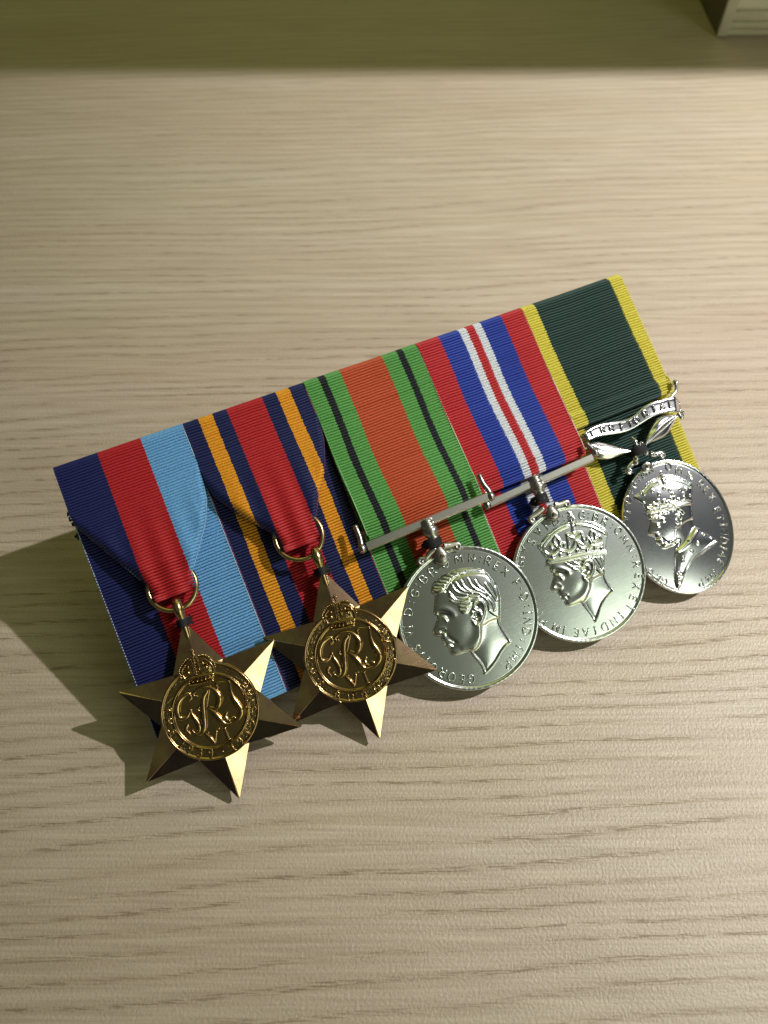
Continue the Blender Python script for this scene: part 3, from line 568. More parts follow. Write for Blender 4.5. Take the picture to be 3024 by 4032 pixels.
M_CABF = plain('cabinet_cream_laminate', (.80, .76, .58), .5, .04, 60)
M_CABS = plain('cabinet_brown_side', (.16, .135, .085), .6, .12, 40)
M_EDGE = plain('cabinet_edge_band', (.62, .58, .46), .45, .05, 200)
M_TRIM = plain('cabinet_trim_strip', (.68, .64, .47), .45, .05, 200)
XC, YC = 166.9, 413.6
def cabinet():
    root = empty('desk_cabinet', 'cream fronted cabinet with dark side standing on the desk in the far right corner', 'cabinet', Matrix.Translation((XC*MM, YC*MM, 0)))
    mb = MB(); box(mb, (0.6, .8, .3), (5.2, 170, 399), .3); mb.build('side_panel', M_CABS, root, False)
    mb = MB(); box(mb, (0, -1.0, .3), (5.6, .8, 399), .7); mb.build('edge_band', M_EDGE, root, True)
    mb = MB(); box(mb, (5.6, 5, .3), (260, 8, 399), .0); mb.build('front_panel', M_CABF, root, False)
    for z0, z1, y in ((.3, 3.0, .6), (3.2, 6.3, 1.1), (6.5, 10.6, 1.7)):
        mb = MB(); box(mb, (5.6, y, z0), (260, 5.2, z1), .35); mb.build('trim_strip', M_TRIM, root, True)
    mb = MB(); box(mb, (-900, -108.8, 400), (420, -30, 418), 1.0); mb.build('unseen_shelf', M_WOOD, root, False)  # unseen board added out of frame to cast the back shadow band
cabinet()

# ------------------------------------------------------------------ ribbon mount
mount = empty('medal_mount', 'row of five striped ribbons stitched side by side on one backing board', 'ribbon mount', MOUNT)
RIB = 0.725
# one cord of the corded weave: rounded top, narrow slit to the next cord (position along the period, height)
CORD = [(.0, -.75), (.082, -.75), (.105, -.02), (.20, .11), (.33, .22), (.5, .26), (.67, .22), (.80, .11), (.895, -.02), (.918, -.75)]
def sheet(name, mat, path, u0, u1, parent, left=None, right=None, rho=None, nc=26, wob=0.0, sag=0.0):
    """ribbon following path (y, z) lengthwise, with cross ribs; optional turned-under sides"""
    path = np.asarray(path, float)
    seg = np.linalg.norm(np.diff(path, axis=0), axis=1); s = np.r_[0, np.cumsum(seg)]; m = int(s[-1]/RIB)
    t = (np.arange(m)[:, None]+np.array([q[0] for q in CORD])[None]).ravel()*RIB; hrow = np.tile([q[1] for q in CORD], m); n = len(t)
    hrow = np.where(hrow > 0, hrow*np.repeat(rng.uniform(.8, 1.2, m), len(CORD)), hrow); t = np.clip(t+np.repeat(rng.normal(0, .018, m), len(CORD)), 0, s[-1])
    y = np.interp(t, s, path[:, 0]); z = np.interp(t, s, path[:, 1])
    ts = np.linspace(0, s[-1], 400); py, pz = np.interp(ts, s, path[:, 0]), np.interp(ts, s, path[:, 1])
    ty = np.interp(t, ts, np.gradient(py, ts)); tz = np.interp(t, ts, np.gradient(pz, ts)); l = np.hypot(ty, tz); ny, nz = -tz/l, ty/l
    if nz[len(nz)//2] < 0: ny, nz = -ny, -nz
    u = np.linspace(u0+.08, u1-.08, nc)
    U, T = np.meshgrid(u, t); Y = np.repeat(y[:, None], nc, 1); Zz = np.repeat(z[:, None], nc, 1)
    Zz = Zz+sag*np.sin((U-u0)/32*2*np.pi*.9+u0)*np.sin(T*.085)
    ph = .05*np.sin(U*.35+u0)+.025*np.sin(U*1.3+T*.3)
    H = np.repeat(hrow[:, None], nc, 1); Y = Y+ph*np.repeat(ty[:, None], nc, 1); Zz = Zz+ph*np.repeat(tz[:, None], nc, 1)
    X = U+wob*(np.sin(T*.11+u0)+.6*np.sin(T*.23+u0*2)); NX = np.zeros_like(X); NY = np.repeat(ny[:, None], nc, 1); NZ = np.repeat(nz[:, None], nc, 1)
    if left is not None:
        Zz = Zz+.30*np.sin((U-u0)*1.15+.8)*np.clip((-Y-14)/20, 0, 1)*(np.abs(U-u0-16) < 12)
        front = np.repeat((nz > 0)[:, None], nc, 1)
        for side, curve in ((-1, left), (1, right)):
            c = np.asarray(curve, float); o_ = np.argsort(c[:, 1]); e = np.interp(y, c[o_, 1], c[o_, 0])[:, None]
            r = np.interp(y, [-40, -30, -18, -8], np.asarray(rho)*(1.45 if side < 0 else 1))[:, None]
            st = e-side*r; ov = side*(U-st); a = np.clip(ov/r, 0, np.pi)
            m = ov > 0; wrap = np.repeat(((np.arange(n) > n//2) & (y < -37.5))[:, None], nc, 1) | np.repeat((np.cumsum(y < -37.5) > 0)[:, None], nc, 1)
            a = np.where(wrap, np.minimum(a, np.pi/2), a)
            px = st+side*r*np.sin(a); px = np.where((ov/r > np.pi) & ~wrap, st-side*(ov-np.pi*r), px)
            X = np.where(m, px, X); dz = np.where(m & ~wrap, -r*(1-np.cos(a)), 0); Zz = Zz+dz
            Zz = np.where(m, np.maximum(Zz, .55), Zz); NX = np.where(m, side*np.sin(a), NX); NZ = np.where(m, NZ*np.cos(a), NZ); NY = np.where(m, NY*np.cos(a), NY)
    V = np.stack([X+NX*H, Y+NY*H, Zz+NZ*H], -1).reshape(-1, 3)
    mb = MB(); mb.add(V, grid_faces(n, nc)); o = mb.build(name, mat, parent)
    me = o.data; uvl = me.uv_layers.new(name='UVMap'); li = np.empty(len(me.loops), int); me.loops.foreach_get('vertex_index', li)
    uvv = np.stack([((U-u0)/(u1-u0)), T], -1).reshape(-1, 2); uvl.data.foreach_set('uv', uvv[li].ravel())
    return o

def arc(y0, z0, r, a0, a1, n=10):
    a = np.radians(np.linspace(a0, a1, n)); return [(y0+r*math.sin(q), z0+r*math.cos(q)) for q in a]

mb = MB(); box(mb, (.6, -69.2, -2.0), (159.4, -2.6, -.85), .3); mb.build('backing_board', M_BOARD, mount, False)
NAMES = ['navy, red and sky blue ribbon', 'navy, orange and red ribbon', 'green ribbon with flame centre and black lines', 'red, blue and white ribbon', 'dark green ribbon with yellow edges']
def zprof(y, pts):
    p = np.asarray(pts, float)[::-1]; return np.interp(y, p[:, 0], p[:, 1])
LEFT = {0: [(-3, 0), (-3, -9), (-.6, -13), (.4, -15), (5.13, -23.7), (10.3, -33.2), (11.3, -36), (11.8, -44)],
        1: [(29, 0), (29, -10), (31.2, -15.5), (32.7, -19.6), (36.5, -25.9), (42.2, -33.2), (43.2, -36), (43.8, -44)]}
RIGHT = {0: [(35, 0), (34.6, -5), (33.0, -9), (32.0, -12.5), (30.7, -20.4), (28.7, -25), (24.8, -30.9), (21.5, -35.2), (20.9, -44)],
         1: [(67, 0), (66.6, -4), (65.0, -8), (64.0, -11), (63.2, -15.9), (60.7, -22.7), (56.5, -28.6), (53.4, -34.4), (52.8, -44)]}
for k in range(5):
    u0, u1 = k*32., k*32.+32
    # lower layer, folded under at its foot
    path = [(-3, .15), (-20, .25), (-45, .30), (-69.9, .30)]+arc(-69.9, -.35, .65, 0, -180, 8)[1:]+[(-60, -2.3)]
    path = [(y if y > -69.95 else y, z) for y, z in path]
    o = sheet('ribbon_backing', M_RIB[k], path, u0, u1, mount, wob=.06); o['label'] = 'lower layer of the '+NAMES[k]
    mb = MB(); yy = np.linspace(-4, -70, 120)
    for uu in (u0+.14, u1-.14): tube(mb, np.c_[np.full(120, uu), yy, .34+.05*np.sin(yy*8)], .13, 5)
    mb.build('selvage', M_WSELV if k == 0 else M_SELV[k], o)
    # upper drape over the top edge
    top = [(-9, -2.7), (-2.2, -2.9)]+arc(-1.55, -1.05, 1.62, -200, -340, 3)[:0]
    cy, r = -1.75, 1.85
    top += [(cy+r*math.sin(a), -1.05+r*-math.cos(a)) for a in np.linspace(.15, math.pi, 14)]
    if k < 2:
        zp = [(-1.75, .8), (-10, 2.0), (-20, 4.6), (-30, 6.4), (-37.6, 6.6)]
        body = [(y, zprof(y, zp)) for y in np.linspace(-2.5, -37.4, 30)]
        end = [(-37.6-1.3*math.sin(a), 5.3+1.3*math.cos(a)) for a in np.linspace(.1, math.pi, 8)]+[(-33, 4.0)]
        o = sheet('ribbon', M_RIB[k], top+body+end, u0, u1, mount, left=LEFT[k], right=RIGHT[k], rho=[1.45, 1.7, 1.35, .8], nc=90)
    else:
        yb = {2: -42.6, 3: -42.6, 4: -35.4}[k]; zt_ = {2: 4.6, 3: 4.0, 4: 3.4}[k]
        zp = [(-1.75, .8), (-8, 1.35), (-20, 2.1), (-32, zt_-.9), (yb+3, zt_), (yb, zt_)]
        body = [(y, zprof(y, zp)) for y in np.linspace(-2.5, yb, 30)]
        end = [(yb-1.2*math.sin(a), zt_-1.2+1.2*math.cos(a)) for a in np.linspace(.1, math.pi, 8)]+[(yb+6, 1.4)]
        o = sheet('ribbon', M_RIB[k], top+body+end, u0, u1, mount, wob=.2, sag=.28)
        mb = MB(); yy = np.linspace(-1.75, yb, 110); zz = np.array([zprof(y, zp) for y in yy])
        for uu in (u0+.12, u1-.12): tube(mb, np.c_[uu+0*yy, yy, zz+.04*np.sin(yy*8)], .13, 5)
        mb.build('selvage', M_SELV[k], o)
    if k < 2:
        # turned edges showing their selvage
        mb = MB(); c = np.array(LEFT[k][3:6] if k == 0 else LEFT[k][3:5])
        yy = np.linspace(c[0, 1], c[-1, 1], 60); xx = np.interp(-yy, -c[:, 1], c[:, 0]); zz = np.array([zprof(y, zp) for y in yy])-1.9
        for q in range(0, 58): 
            if q % 2 == 0 or k: tube(mb, np.c_[xx[q:q+2]-.05, yy[q:q+2], zz[q:q+2]], .14, 5)
        c = np.array(RIGHT[k][:8]); yy = np.linspace(-9, -34, 60); xx = np.interp(-yy, -c[:, 1], c[:, 0]); zz = np.array([zprof(y, zp) for y in yy])-np.interp(-yy, [8, 18, 30, 40], [.8, 1.35, 1.7, 1.45])-.2
        tube(mb, np.c_[xx, yy, zz], .16, 5); yy = np.linspace(-1.75, -9, 14)
        tube(mb, np.c_[np.full(14, u1-.12), yy, [zprof(y, zp)+.02 for y in yy]], .14, 5)
        mb.build('selvage', M_SELV[k] if k else M_WSELV, o)
    o['label'] = NAMES[k]+', upper layer folded over the top'
for (x, y, z) in ((-.5, -11.6, -.3), (-.5, -13.2, -.3), (-.3, -14.0, -.3), (-.3, -16.9, -.2), (-.4, -17.6, -.2)):
    mb = MB(); p = np.array([(x+rng.normal(0, .35), y+rng.normal(0, .4), z+rng.normal(0, .3)) for _ in range(7)])
    tube(mb, spline(p, 4), .2, 6); mb.build('stitch', M_THREAD, mount)
# brooch pins swung out behind the board hold the top edge up
for uu in (30, 80, 130):
    a = MOUNT@Vector((uu*MM, -.016, -.0021)); b = Vector((a.x+.002, a.y-.004, .0009)); inv = MOUNT.inverted(); b = inv@b
    mb = MB(); A = np.array([uu, -16, -2.2]); Bp = np.array(b)/MM
    tube(mb, np.array([A+(Bp-A)*t for t in np.linspace(0, 1, 6)]), .8, 8); mb.build('brooch_pin', M_PIN, mount)

# ------------------------------------------------------------------ medals
GROUP = 'medals hanging in a row from the ribbons'
def medal_root(name, label, c, z, tilt, rotz=0):
    m = MOUNT@Matrix.Translation((c[0]*MM, -c[1]*MM, z*MM))@Matrix.Rotation(-math.radians(tilt), 4, 'Y')@Matrix.Rotation(math.radians(rotz), 4, 'Z')
    return empty(name, label, 'medal', m, GROUP)
def local(root_c, z, pts, zo=0):
    """mount millimetres -> medal-centred millimetres"""
    p = np.asarray(pts, float); q = np.zeros((len(p), 3)); q[:, 0] = p[:, 0]-root_c[0]; q[:, 1] = p[:, 1]+root_c[1]
    q[:, 2] = zo; return q

def coin(root, rx, ry, hfun, head, mat, label_head, rings=150, segs=600, rim=.34, thick=2.2, dish=.32):
    R = np.sqrt(np.linspace(1e-6, 1, rings))*.55+np.linspace(0, 1, rings)*.45
    R = R/R[-1]; rim_r = np.array([.935, .945, .955, .965, .985, .993, 1.0])
    R = np.r_[R[R < .93], rim_r]; n = len(R)
    a = np.arange(segs)/segs*2*np.pi
    X = R[:, None]*np.cos(a)*rx; Y = R[:, None]*np.sin(a)*ry; P = np.stack([X, Y], -1).reshape(-1, 2)
    h = hfun(P)-dish*((P[:, 0]/rx)**2+(P[:, 1]/ry)**2)
    rr = np.repeat(R, segs); h = np.where(rr < .94, h, 0)+rim*np.interp(rr, [0, .945, .962, .985, .995, 1], [0, 0, 1, 1, .8, .3])-np.where(rr < .94, 0, dish)
    h += np.where(rr > .96, 0.010*np.sin(np.tile(a, n)*70+np.sin(np.tile(a, n)*13)*2), 0)
    V = np.c_[P, h]
    side = [np.c_[np.cos(a)*rx*q, np.sin(a)*ry*q, np.full(segs, z)] for q, z in ((1.004, -.55), (1.004, -thick+.3), (.985, -thick))]
    V = np.concatenate([V]+side); nr = n+3
    F = np.array(grid_faces(nr, segs, True))
    cen = V[F].mean(1); k = np.zeros(len(F), bool)
    lim = (n-8)*segs; q = np.arange(len(F)) < lim
    k[q] = inside(cen[q, :2], head)
    def put(name, faces, extra):
        idx = np.unique(faces); mp = np.full(len(V), -1); mp[idx] = np.arange(len(idx))
        me = bpy.data.meshes.new(name); fl = [tuple(x) for x in mp[faces][:, ::-1].tolist()]
        if extra:
            fl.append(tuple(int(mp[(nr-1)*segs+j]) for j in range(segs))[::-1])
            if not k[:1].any(): pass
        me.from_pydata((V[idx]*MM).tolist(), [], fl); me.update()
        return new_obj(name, me, mat, root)
    put('disc', F[~k], True); o = put('portrait', F[k], False); o['label'] = label_head
    # close the pinhole at the pole
    return

def smooth_dome(poly, amp, k, sig=1.1, step=.3, ext=19.5):
    """broad swell of a relief, blurred so that it has no creases; returns a sampler"""
    ax = np.arange(-ext, ext+step, step); X, Y = np.meshgrid(ax, ax); G = np.stack([X, Y], -1).reshape(-1, 2)
    d = np.maximum(sdf(G, poly), 0); Z = (amp*(1-np.exp(-d/k))).reshape(X.shape)
    w = int(3*sig/step); ker = np.exp(-.5*(np.arange(-w, w+1)*step/sig)**2); ker /= ker.sum()
    for a in (0, 1): Z = np.apply_along_axis(lambda q: np.convolve(q, ker, 'same'), a, Z)
    def f(P):
        q = (P+ext)/step; i = np.clip(q.astype(int), 0, len(ax)-2); t = q-i
        x0, y0 = i[:, 0], i[:, 1]; tx, ty = t[:, 0], t[:, 1]
        return (Z[y0, x0]*(1-tx)+Z[y0, x0+1]*tx)*(1-ty)+(Z[y0+1, x0]*(1-tx)+Z[y0+1, x0+1]*tx)*ty
    return f


def head_defence(P):
    poly = spline(D['d_head'], 3, True); d = sdf(P, poly); i = d > 0
    h = np.zeros(len(P)); Q = P[i]; dd = d[i]
    H = .48*(1-np.exp(-dd/.34))+smooth_dome(poly, .60, 4.0)(Q)
    nk = sdf(Q, spline(D['d_neck'], 3, True)); H -= .45*sstep(nk, -.1, .8)*sstep(dd, 0, .6)
    hp = sdf(Q, spline(D['d_hairpoly'], 3, True)); H += .20*sstep(hp, -.15, .35)
    g = lambda n, r, a: ridge(Q, H, D['d_'+n], r, a)
    g('part', .45, -.30); g('earrim', .36, .38); g('earin', .3, .3); g('earhole', .5, -.35); g('earhole2', .45, -.5); g('tragus', .35, .25)
    g('brow', .8, .20); g('socket', .95, -.40); g('eye', .45, .24); g('nostril', .28, -.28); g('nosewing', .45, .12)
    g('mouth', .26, -.30); g('lip1', .4, .10); g('lip2', .45, .12); g('cheekfold', .5, -.16); g('chin', .6, -.12); g('jaw', 1.1, .22); g('trunc', .35, .2)
    for l in D['d_hair']: ridge(Q, H, l, .24, .17); ridge(Q, H, np.asarray(l)+np.array([.22, .28]), .2, -.12)
    # cheek bone
    bump(Q, H, (-3.0, -.6), 2.8, .14)
    h[i] = H; return h+.0
def head_war(P):
    poly = spline(D['w_head'], 2, True); d = sdf(P, poly); i = d > 0
    h = np.zeros(len(P)); Q = P[i]; dd = d[i]
    H = .44*(1-np.exp(-dd/.3))+smooth_dome(poly, .55, 3.6)(Q)
    nk = sdf(Q, spline(D['w_neck'], 3, True)); H -= .5*sstep(nk, -.1, .8)*sstep(dd, 0, .6)
    cr = sdf(Q, spline(D['w_crown'], 2, True)); cm = sstep(cr, -.1, .2); H = H*(1-cm)+cm*(.55+.25*(1-np.exp(-np.maximum(cr, 0)/2)))
    g = lambda n, r, a: ridge(Q, H, D['w_'+n], r, a)
    for n, a in (('rim1', .5), ('rim2', .25), ('arch2', .25), ('arch3', .25), ('arch0', .3), ('scallop', .3), ('scallop2', .3), ('fleur', .3), ('fleur2', .3), ('fleur3', .3), ('fleur4', .3), ('cross', .35), ('cross2', .3), ('cross3', .3), ('fl5', .3), ('fl6', .3), ('fl7', .3), ('fl8', .3)): g(n, .26, a)
    b = spline(D['w_beads'], 6)
    for q in b[::1]: bump(Q, H, q, .2, .3)
    for q in D['w_gems']: bump(Q, H, q, .3, .35)
    hp = sdf(Q, D['w_hairp']); H += .15*sstep(hp, -.1, .25)
    g('ear', .38, .45); g('earin', .3, .3); g('earhole', .4, -.4)
    g('brow', .65, .2); g('socket', .75, -.36); g('eye', .4, .24); g('nostril', .28, -.28); g('nosewing', .4, .12); g('mouth', .24, -.28); g('lip1', .35, .1); g('lip2', .4, .12); g('jaw', .9, .24); g('trunc', .35, .2)
    for l in D['w_hair']: ridge(Q, H, l, .2, .17); ridge(Q, H, np.asarray(l)+np.array([.2, .25]), .18, -.12)
    bump(Q, H, (-2.2, -2.0), 2.3, .12)
    h[i] = H; return h
def head_eff(P):
    poly = spline(D['e_head'], 2, True); d = sdf(P, poly); i = d > 0
    h = np.zeros(len(P)); Q = P[i]; dd = d[i]
    H = .48*(1-np.exp(-dd/.32))+smooth_dome(poly, .65, 3.5)(Q)
    nk = sdf(Q, spline(D['e_neck'], 2, True)); H -= .4*sstep(nk, -.1, .8)*sstep(dd, 0, .5)
    g = lambda n, r, a: ridge(Q, H, D['e_'+n], r, a)
    for n, r, a in (('rim1', .3, .5), ('rim2', .25, .3), ('arch2', .25, .25), ('arch3', .25, .3), ('arch0', .3, .3), ('ear', .35, .4), ('ear2', .3, .35), ('ear3', .3, .3), ('brow', .5, .2), ('eye', .4, -.25), ('eye2', .35, .2), ('nose', .35, .14), ('mouth', .28, -.25), ('lip2', .35, .14), ('chin', .5, .2), ('collar', .4, .26), ('collar2', .5, .18), ('robe', .3, .2), ('robe2', .3, .18), ('robe3', .25, .2)): g(n, r, a)
    for q in spline(D['e_beads'], 7): bump(Q, H, q, .19, .3)
    for q in D['e_dots']: bump(Q, H, q, .30, .26)
    for q in rng.uniform(-1, 1, (60, 2)): bump(Q, H, (q[0]*4.5-3, q[1]*2.0+6.5), .2, .15)
    h[i] = H; return h

def legend(root, key, mat, size, r, z, inward=False, name='lettering', rmin=None):
    mb = MB()
    for ch, x, y in D[key]:
        n = np.array([x, y]); letter(mb, ch, (x, y), -n if inward else n, size, r, z-(0 if inward else .17))
    return mb.build(name, mat, root)

def claw(root, c, zf, drop, button, sl, sr, thread, mat, zo):
    """teardrop foot with button, two scrolls, black thread lashing; zo = height above the medal field"""
    f = lambda p, dz=0: local(c, zf, p, zo+dz)
    mb = MB(); p = spline(f(drop), 8); n = len(p); r = np.interp(np.linspace(0, 1, n), [0, .15, .5, .8, 1], [.8, 1.1, 1.95, 1.85, .9])
    tube(mb, p, r, 16, .55, taper=.5); mb.build('claw', mat, root)
    b = f(button)[0]; mb = MB(); lathe(mb, (b[0], b[1], zo+.5), (0, 0, 1), [(0, 1.1), (.55, 1.1), (.64, .95), (.56, .72), (.72, .58), (.95, .4), (1.05, .05)], 20); mb.build('rivet', mat, root)
    for p_, s in ((sl, 1), (sr, -1)):
        q = spline(f(p_, -.3), 6); e = q[-1]; m = 16
        a0 = math.atan2(q[-1][1]-q[-2][1], q[-1][0]-q[-2][0]); ang = a0+s*math.pi/2
        cx, cy = e[0]+.75*math.cos(ang), e[1]+.75*math.sin(ang); st = ang+math.pi
        sp = [(cx+rad*math.cos(st+s*t), cy+rad*math.sin(st+s*t), e[2]) for t, rad in zip(np.linspace(0, 8.2, 26), np.linspace(.75, .12, 26))]
        q = np.concatenate([q, sp[1:]]); mb = MB()
        tube(mb, q, np.interp(np.linspace(0, 1, len(q)), [0, .2, .5, 1], [.95, .7, .5, .26]), 8, .8); mb.build('scroll', mat, root)
    mb = MB(); t = f(thread, -.5); a, b = t[0], t[-1]; mid = (a+b)/2
    for k in range(14):
        s = (k-6.5)*.16; e_ = 1-.25*abs(s); q = np.array([mid+(a-mid)*e_+[0, s*.5+rng.normal(0, .15), -2.2], mid+(a-mid)*.72+[0, s+rng.normal(0, .15), .2], mid+(a-mid)*.3+[0, s+rng.normal(0, .12), 1.35], mid+(b-mid)*.3+[0, s+rng.normal(0, .12), 1.35], mid+(b-mid)*.72+[0, s+rng.normal(0, .15), .1], mid+(b-mid)*e_+[0, s*.5+rng.normal(0, .15), -2.2]]); tube(mb, spline(q, 5), .2, 6)
    mb.build('thread_lashing', M_THREAD, root)

def straight_bar(root, c, zf, pre, mat, dz):
    f = lambda k, o=0: local(c, zf, D[pre+k], dz+o)
    mb = MB(); a, b = f('bar')[0], f('bar')[-1]; t = (b-a)/np.linalg.norm(b-a); s = np.array([-t[1], t[0], 0]); zz = np.array([0, 0, 1])
    sec = [(-1.05, -.6), (-1.05, .0), (-.55, .5), (.95, .58), (1.05, .45), (1.05, -.6)]; v = []
    for q in (a, b):
        for y, z in sec: v.append(q+s*y+zz*z)
    n = len(sec); mb.add(v, [(i, (i+1) % n, n+(i+1) % n, n+i)[::-1] for i in range(n)]+[tuple(range(n)), tuple(range(n, 2*n))[::-1]]); mb.build('suspension_bar', M_BAR, root, False)
    def finial(e, tail, lean):
        mb = MB(); ball(mb, e, 1.2, 14, 9, (.85, 1.12, .95)); q = spline(np.concatenate([[e], tail]), 6); q[:, 2] += np.linspace(0, -.6, len(q))
        tube(mb, q, np.interp(np.linspace(0, 1, len(q)), [0, .35, .7, 1], [.85, .7, .65, .6]), 10); ball(mb, q[-1], .75, 10, 6); mb.build('finial', mat, root)
    if pre == 'b_': finial(f('lball')[0], f('ltail'), -1)
    else: finial(f('bar')[0]+np.array([-.6, 0, -.6]), f('bar')[0]+np.array([[-.3, 1.2, -.5], [.2, 3, -.7], [.2, 5.4, -.9]]), -1)
    finial(f('rball')[0], f('rtail'), 1)
    mb = MB(); tube(mb, np.array([a+[0, 3.6, -3.9], b+[0, 3.6, -3.9]]), .45, 8); mb.build('slot_rod', mat, root)
    bt, bb = f('barrel')[0], f('tip')[0]; ax = bb-bt
    l = np.linalg.norm(ax); mb = MB()
    lathe(mb, bt+[0, 0, .0], ax, [(-.35, 1.1), (-.15, 1.6), (.7, 1.72), (.8, 1.58), (.95, 1.75), (1.7, 1.82), (1.85, 1.6), (2.2, 1.95), (3.0, 2.05), (3.8, 1.75), (4.4, 1.3), (4.65, 1.42), (4.9, 1.35), (5.05, .9)], 24); mb.build('barrel', mat, root)

# round nickel medal, bare head
c = (80.2, 71.1); z = 6.0
r_ = medal_root('round_medal', 'nickel medal with bare-headed profile, overlapped by a bronze star point, on green and flame ribbon', c, z, 4.5)
coin(r_, 18.05, 18.05, head_defence, spline(D['d_head'], 3, True), M_NICKEL, 'bare-headed man in profile facing left')
legend(r_, 'd_text', M_NICKEL, 2.05, .155, .10)
straight_bar(r_, c, z, 'b_', M_PEWTER, 1.0)
claw(r_, c, z, D['b_drop'], D['b_button'], D['b_sl'], D['b_sr'], D['b_thread'], M_PEWTER, 1.1)
# round nickel medal, crowned head
c = (112.9, 72.1); z = 5.0
r_ = medal_root('round_medal', 'nickel medal with crowned profile, second from right, on red, blue and white ribbon', c, z, 4.5)
coin(r_, 18.0, 18.0, head_war, spline(D['w_head'], 2, True), M_NICKEL, 'crowned man in profile facing left')
legend(r_, 'w_text', M_NICKEL, 2.0, .145, .09)
straight_bar(r_, c, z, 'a_', M_PEWTER, .5)
claw(r_, c, z, D['a_drop'], D['a_button'], D['a_sl'], D['a_sr'], D['a_thread'], M_PEWTER, 1.0)
# oval silver medal with scroll suspender
c = (145.2, 71.4); z = 4.0
r_ = medal_root('oval_medal', 'shiny silver oval medal under a scroll bar with leaves, on dark green and yellow ribbon', c, z, 1.5)
sh = np.array([-.6, 1.2])
for k_ in list(D):
    if k_.startswith('e_'):
        D[k_] = [((q[0],)+tuple(np.array(q[1:])+sh)) if isinstance(q[0], str) else tuple(np.array(q)+sh) for q in D[k_]]
coin(r_, 15.7, 18.7, head_eff, spline(D['e_head'], 2, True), M_SILVER, 'crowned and robed man in profile facing left')
legend(r_, 'e_text', M_SILVER, 1.95, .16, .08)
def scroll_suspender(root, c):
    f = lambda k, o=0: local(c, 0, D['t_'+k], o)
    top, bot = f('top'), f('bot'); n = 60
    ts = spline(top, 10); bs = spline(bot, 10)
    def res(p, n):
        s = np.r_[0, np.cumsum(np.linalg.norm(np.diff(p, axis=0), axis=1))]; t = np.linspace(0, s[-1], n); return np.stack([np.interp(t, s, p[:, k]) for k in range(3)], 1)
    ts, bs = res(ts, n), res(bs, n); mb = MB(); V = []; m = 7
    zz = 1.1+.38*np.sin(np.linspace(0, 1, n)*2*np.pi*1.15+2.6); zz[-6:] -= np.linspace(0, 1.6, 6)
    for i in range(n):
        for j in range(m):
            t = j/(m-1); q = bs[i]*(1-t)+ts[i]*t; e = .22*(1 if j in (0, m-1) else 0); V.append((q[0], q[1], zz[i]+e))
        for j in (m-1, 0):
            t = j/(m-1); q = bs[i]*(1-t)+ts[i]*t; V.append((q[0], q[1], zz[i]-.7))
    mb.add(V, [q[::-1] for q in grid_faces(n, m+2, True)]+[tuple(range(m+2)), tuple(range((n-1)*(m+2), n*(m+2)))[::-1]]); mb.build('scroll_banner', M_SATIN, root)
    mb = MB(); tx = f('text')
    cl = (ts+bs)/2
    for ch, p in zip('TERRITORIAL', tx):
        i = int(np.argmin(np.abs(cl[:, 0]-p[0]))); tt = cl[min(i+3, n-1)]-cl[max(i-3, 0)]
        letter(mb, ch, cl[i][:2]+0*p[:2], (-tt[1], tt[0]), 1.75, .2, zz[i]+.28)
    mb.build('lettering', M_SATIN, root)
    for nm, vn in (('leafl', 'leaflv'), ('leafr', 'leafrv')):
        P = spline(f(nm), 3, True)[:, :2]; vein = spline(f(vn), 10)[:, :2]; mb = MB(); nn = len(P); V = []; lv = 6
        cen = vein[np.argmin(((P[:, None, :]-vein[None])**2).sum(-1), 1)]
        tpar = np.argmin(((P[:, None, :]-vein[None])**2).sum(-1), 1)/len(vein)
        for L_ in range(lv+1):
            s = L_/lv; q = P*(1-s)+cen*s
            hz = .15+.85*math.sin(s*math.pi/2)*(.9)-(.28 if L_ == lv else 0)+.11*np.sin((tpar*16+s*1.5)*2*np.pi)*math.sin(s*math.pi)
            V.append(np.c_[q, hz])
        V = np.concatenate([np.c_[P, np.full(nn, -.6)]]+V); mb.add(V, grid_faces(lv+2, nn, True)); mb.build('leaf', M_SATIN, root)
    mb = MB(); tube(mb, spline(f('bud', .7), 5), np.interp(np.linspace(0, 1, 11), [0, .5, 1], [.45, .8, .25]), 10); mb.build('bud', M_SILVER, root)
    mb = MB(); tube(mb, spline(f('bud2', .8), 5), .6, 10); mb.build('bud', M_SILVER, root)
    mb = MB(); q = spline(f('rod', .4), 6); tube(mb, q, np.interp(np.linspace(0, 1, len(q)), [0, .2, .3, .6, 1], [.5, .85, .45, .5, .6]), 10); mb.build('slot_rod', M_SILVER, root)
    mb = MB(); q = spline(np.concatenate([f('curl', .9), [f('curl')[-1]+[1.0, 1.3, .3]]]), 6); tube(mb, q, .5, 10); ball(mb, q[-1], .7, 10, 6); mb.build('curl', M_SILVER, root)
    mb = MB()
    for q in f('knob', 1.3): ball(mb, q, .85, 12, 7)
    ball(mb, f('knob', 1.2)[0]+[3.4, .4, 0], .8, 12, 7); mb.build('knob', M_SILVER, root)
    claw(root, c, 0, D['t_drop'], [D['t_drop'][1]], D['t_sl'], D['t_sr'], D['t_thread'], M_SILVER, 1.0)
scroll_suspender(r_, c)

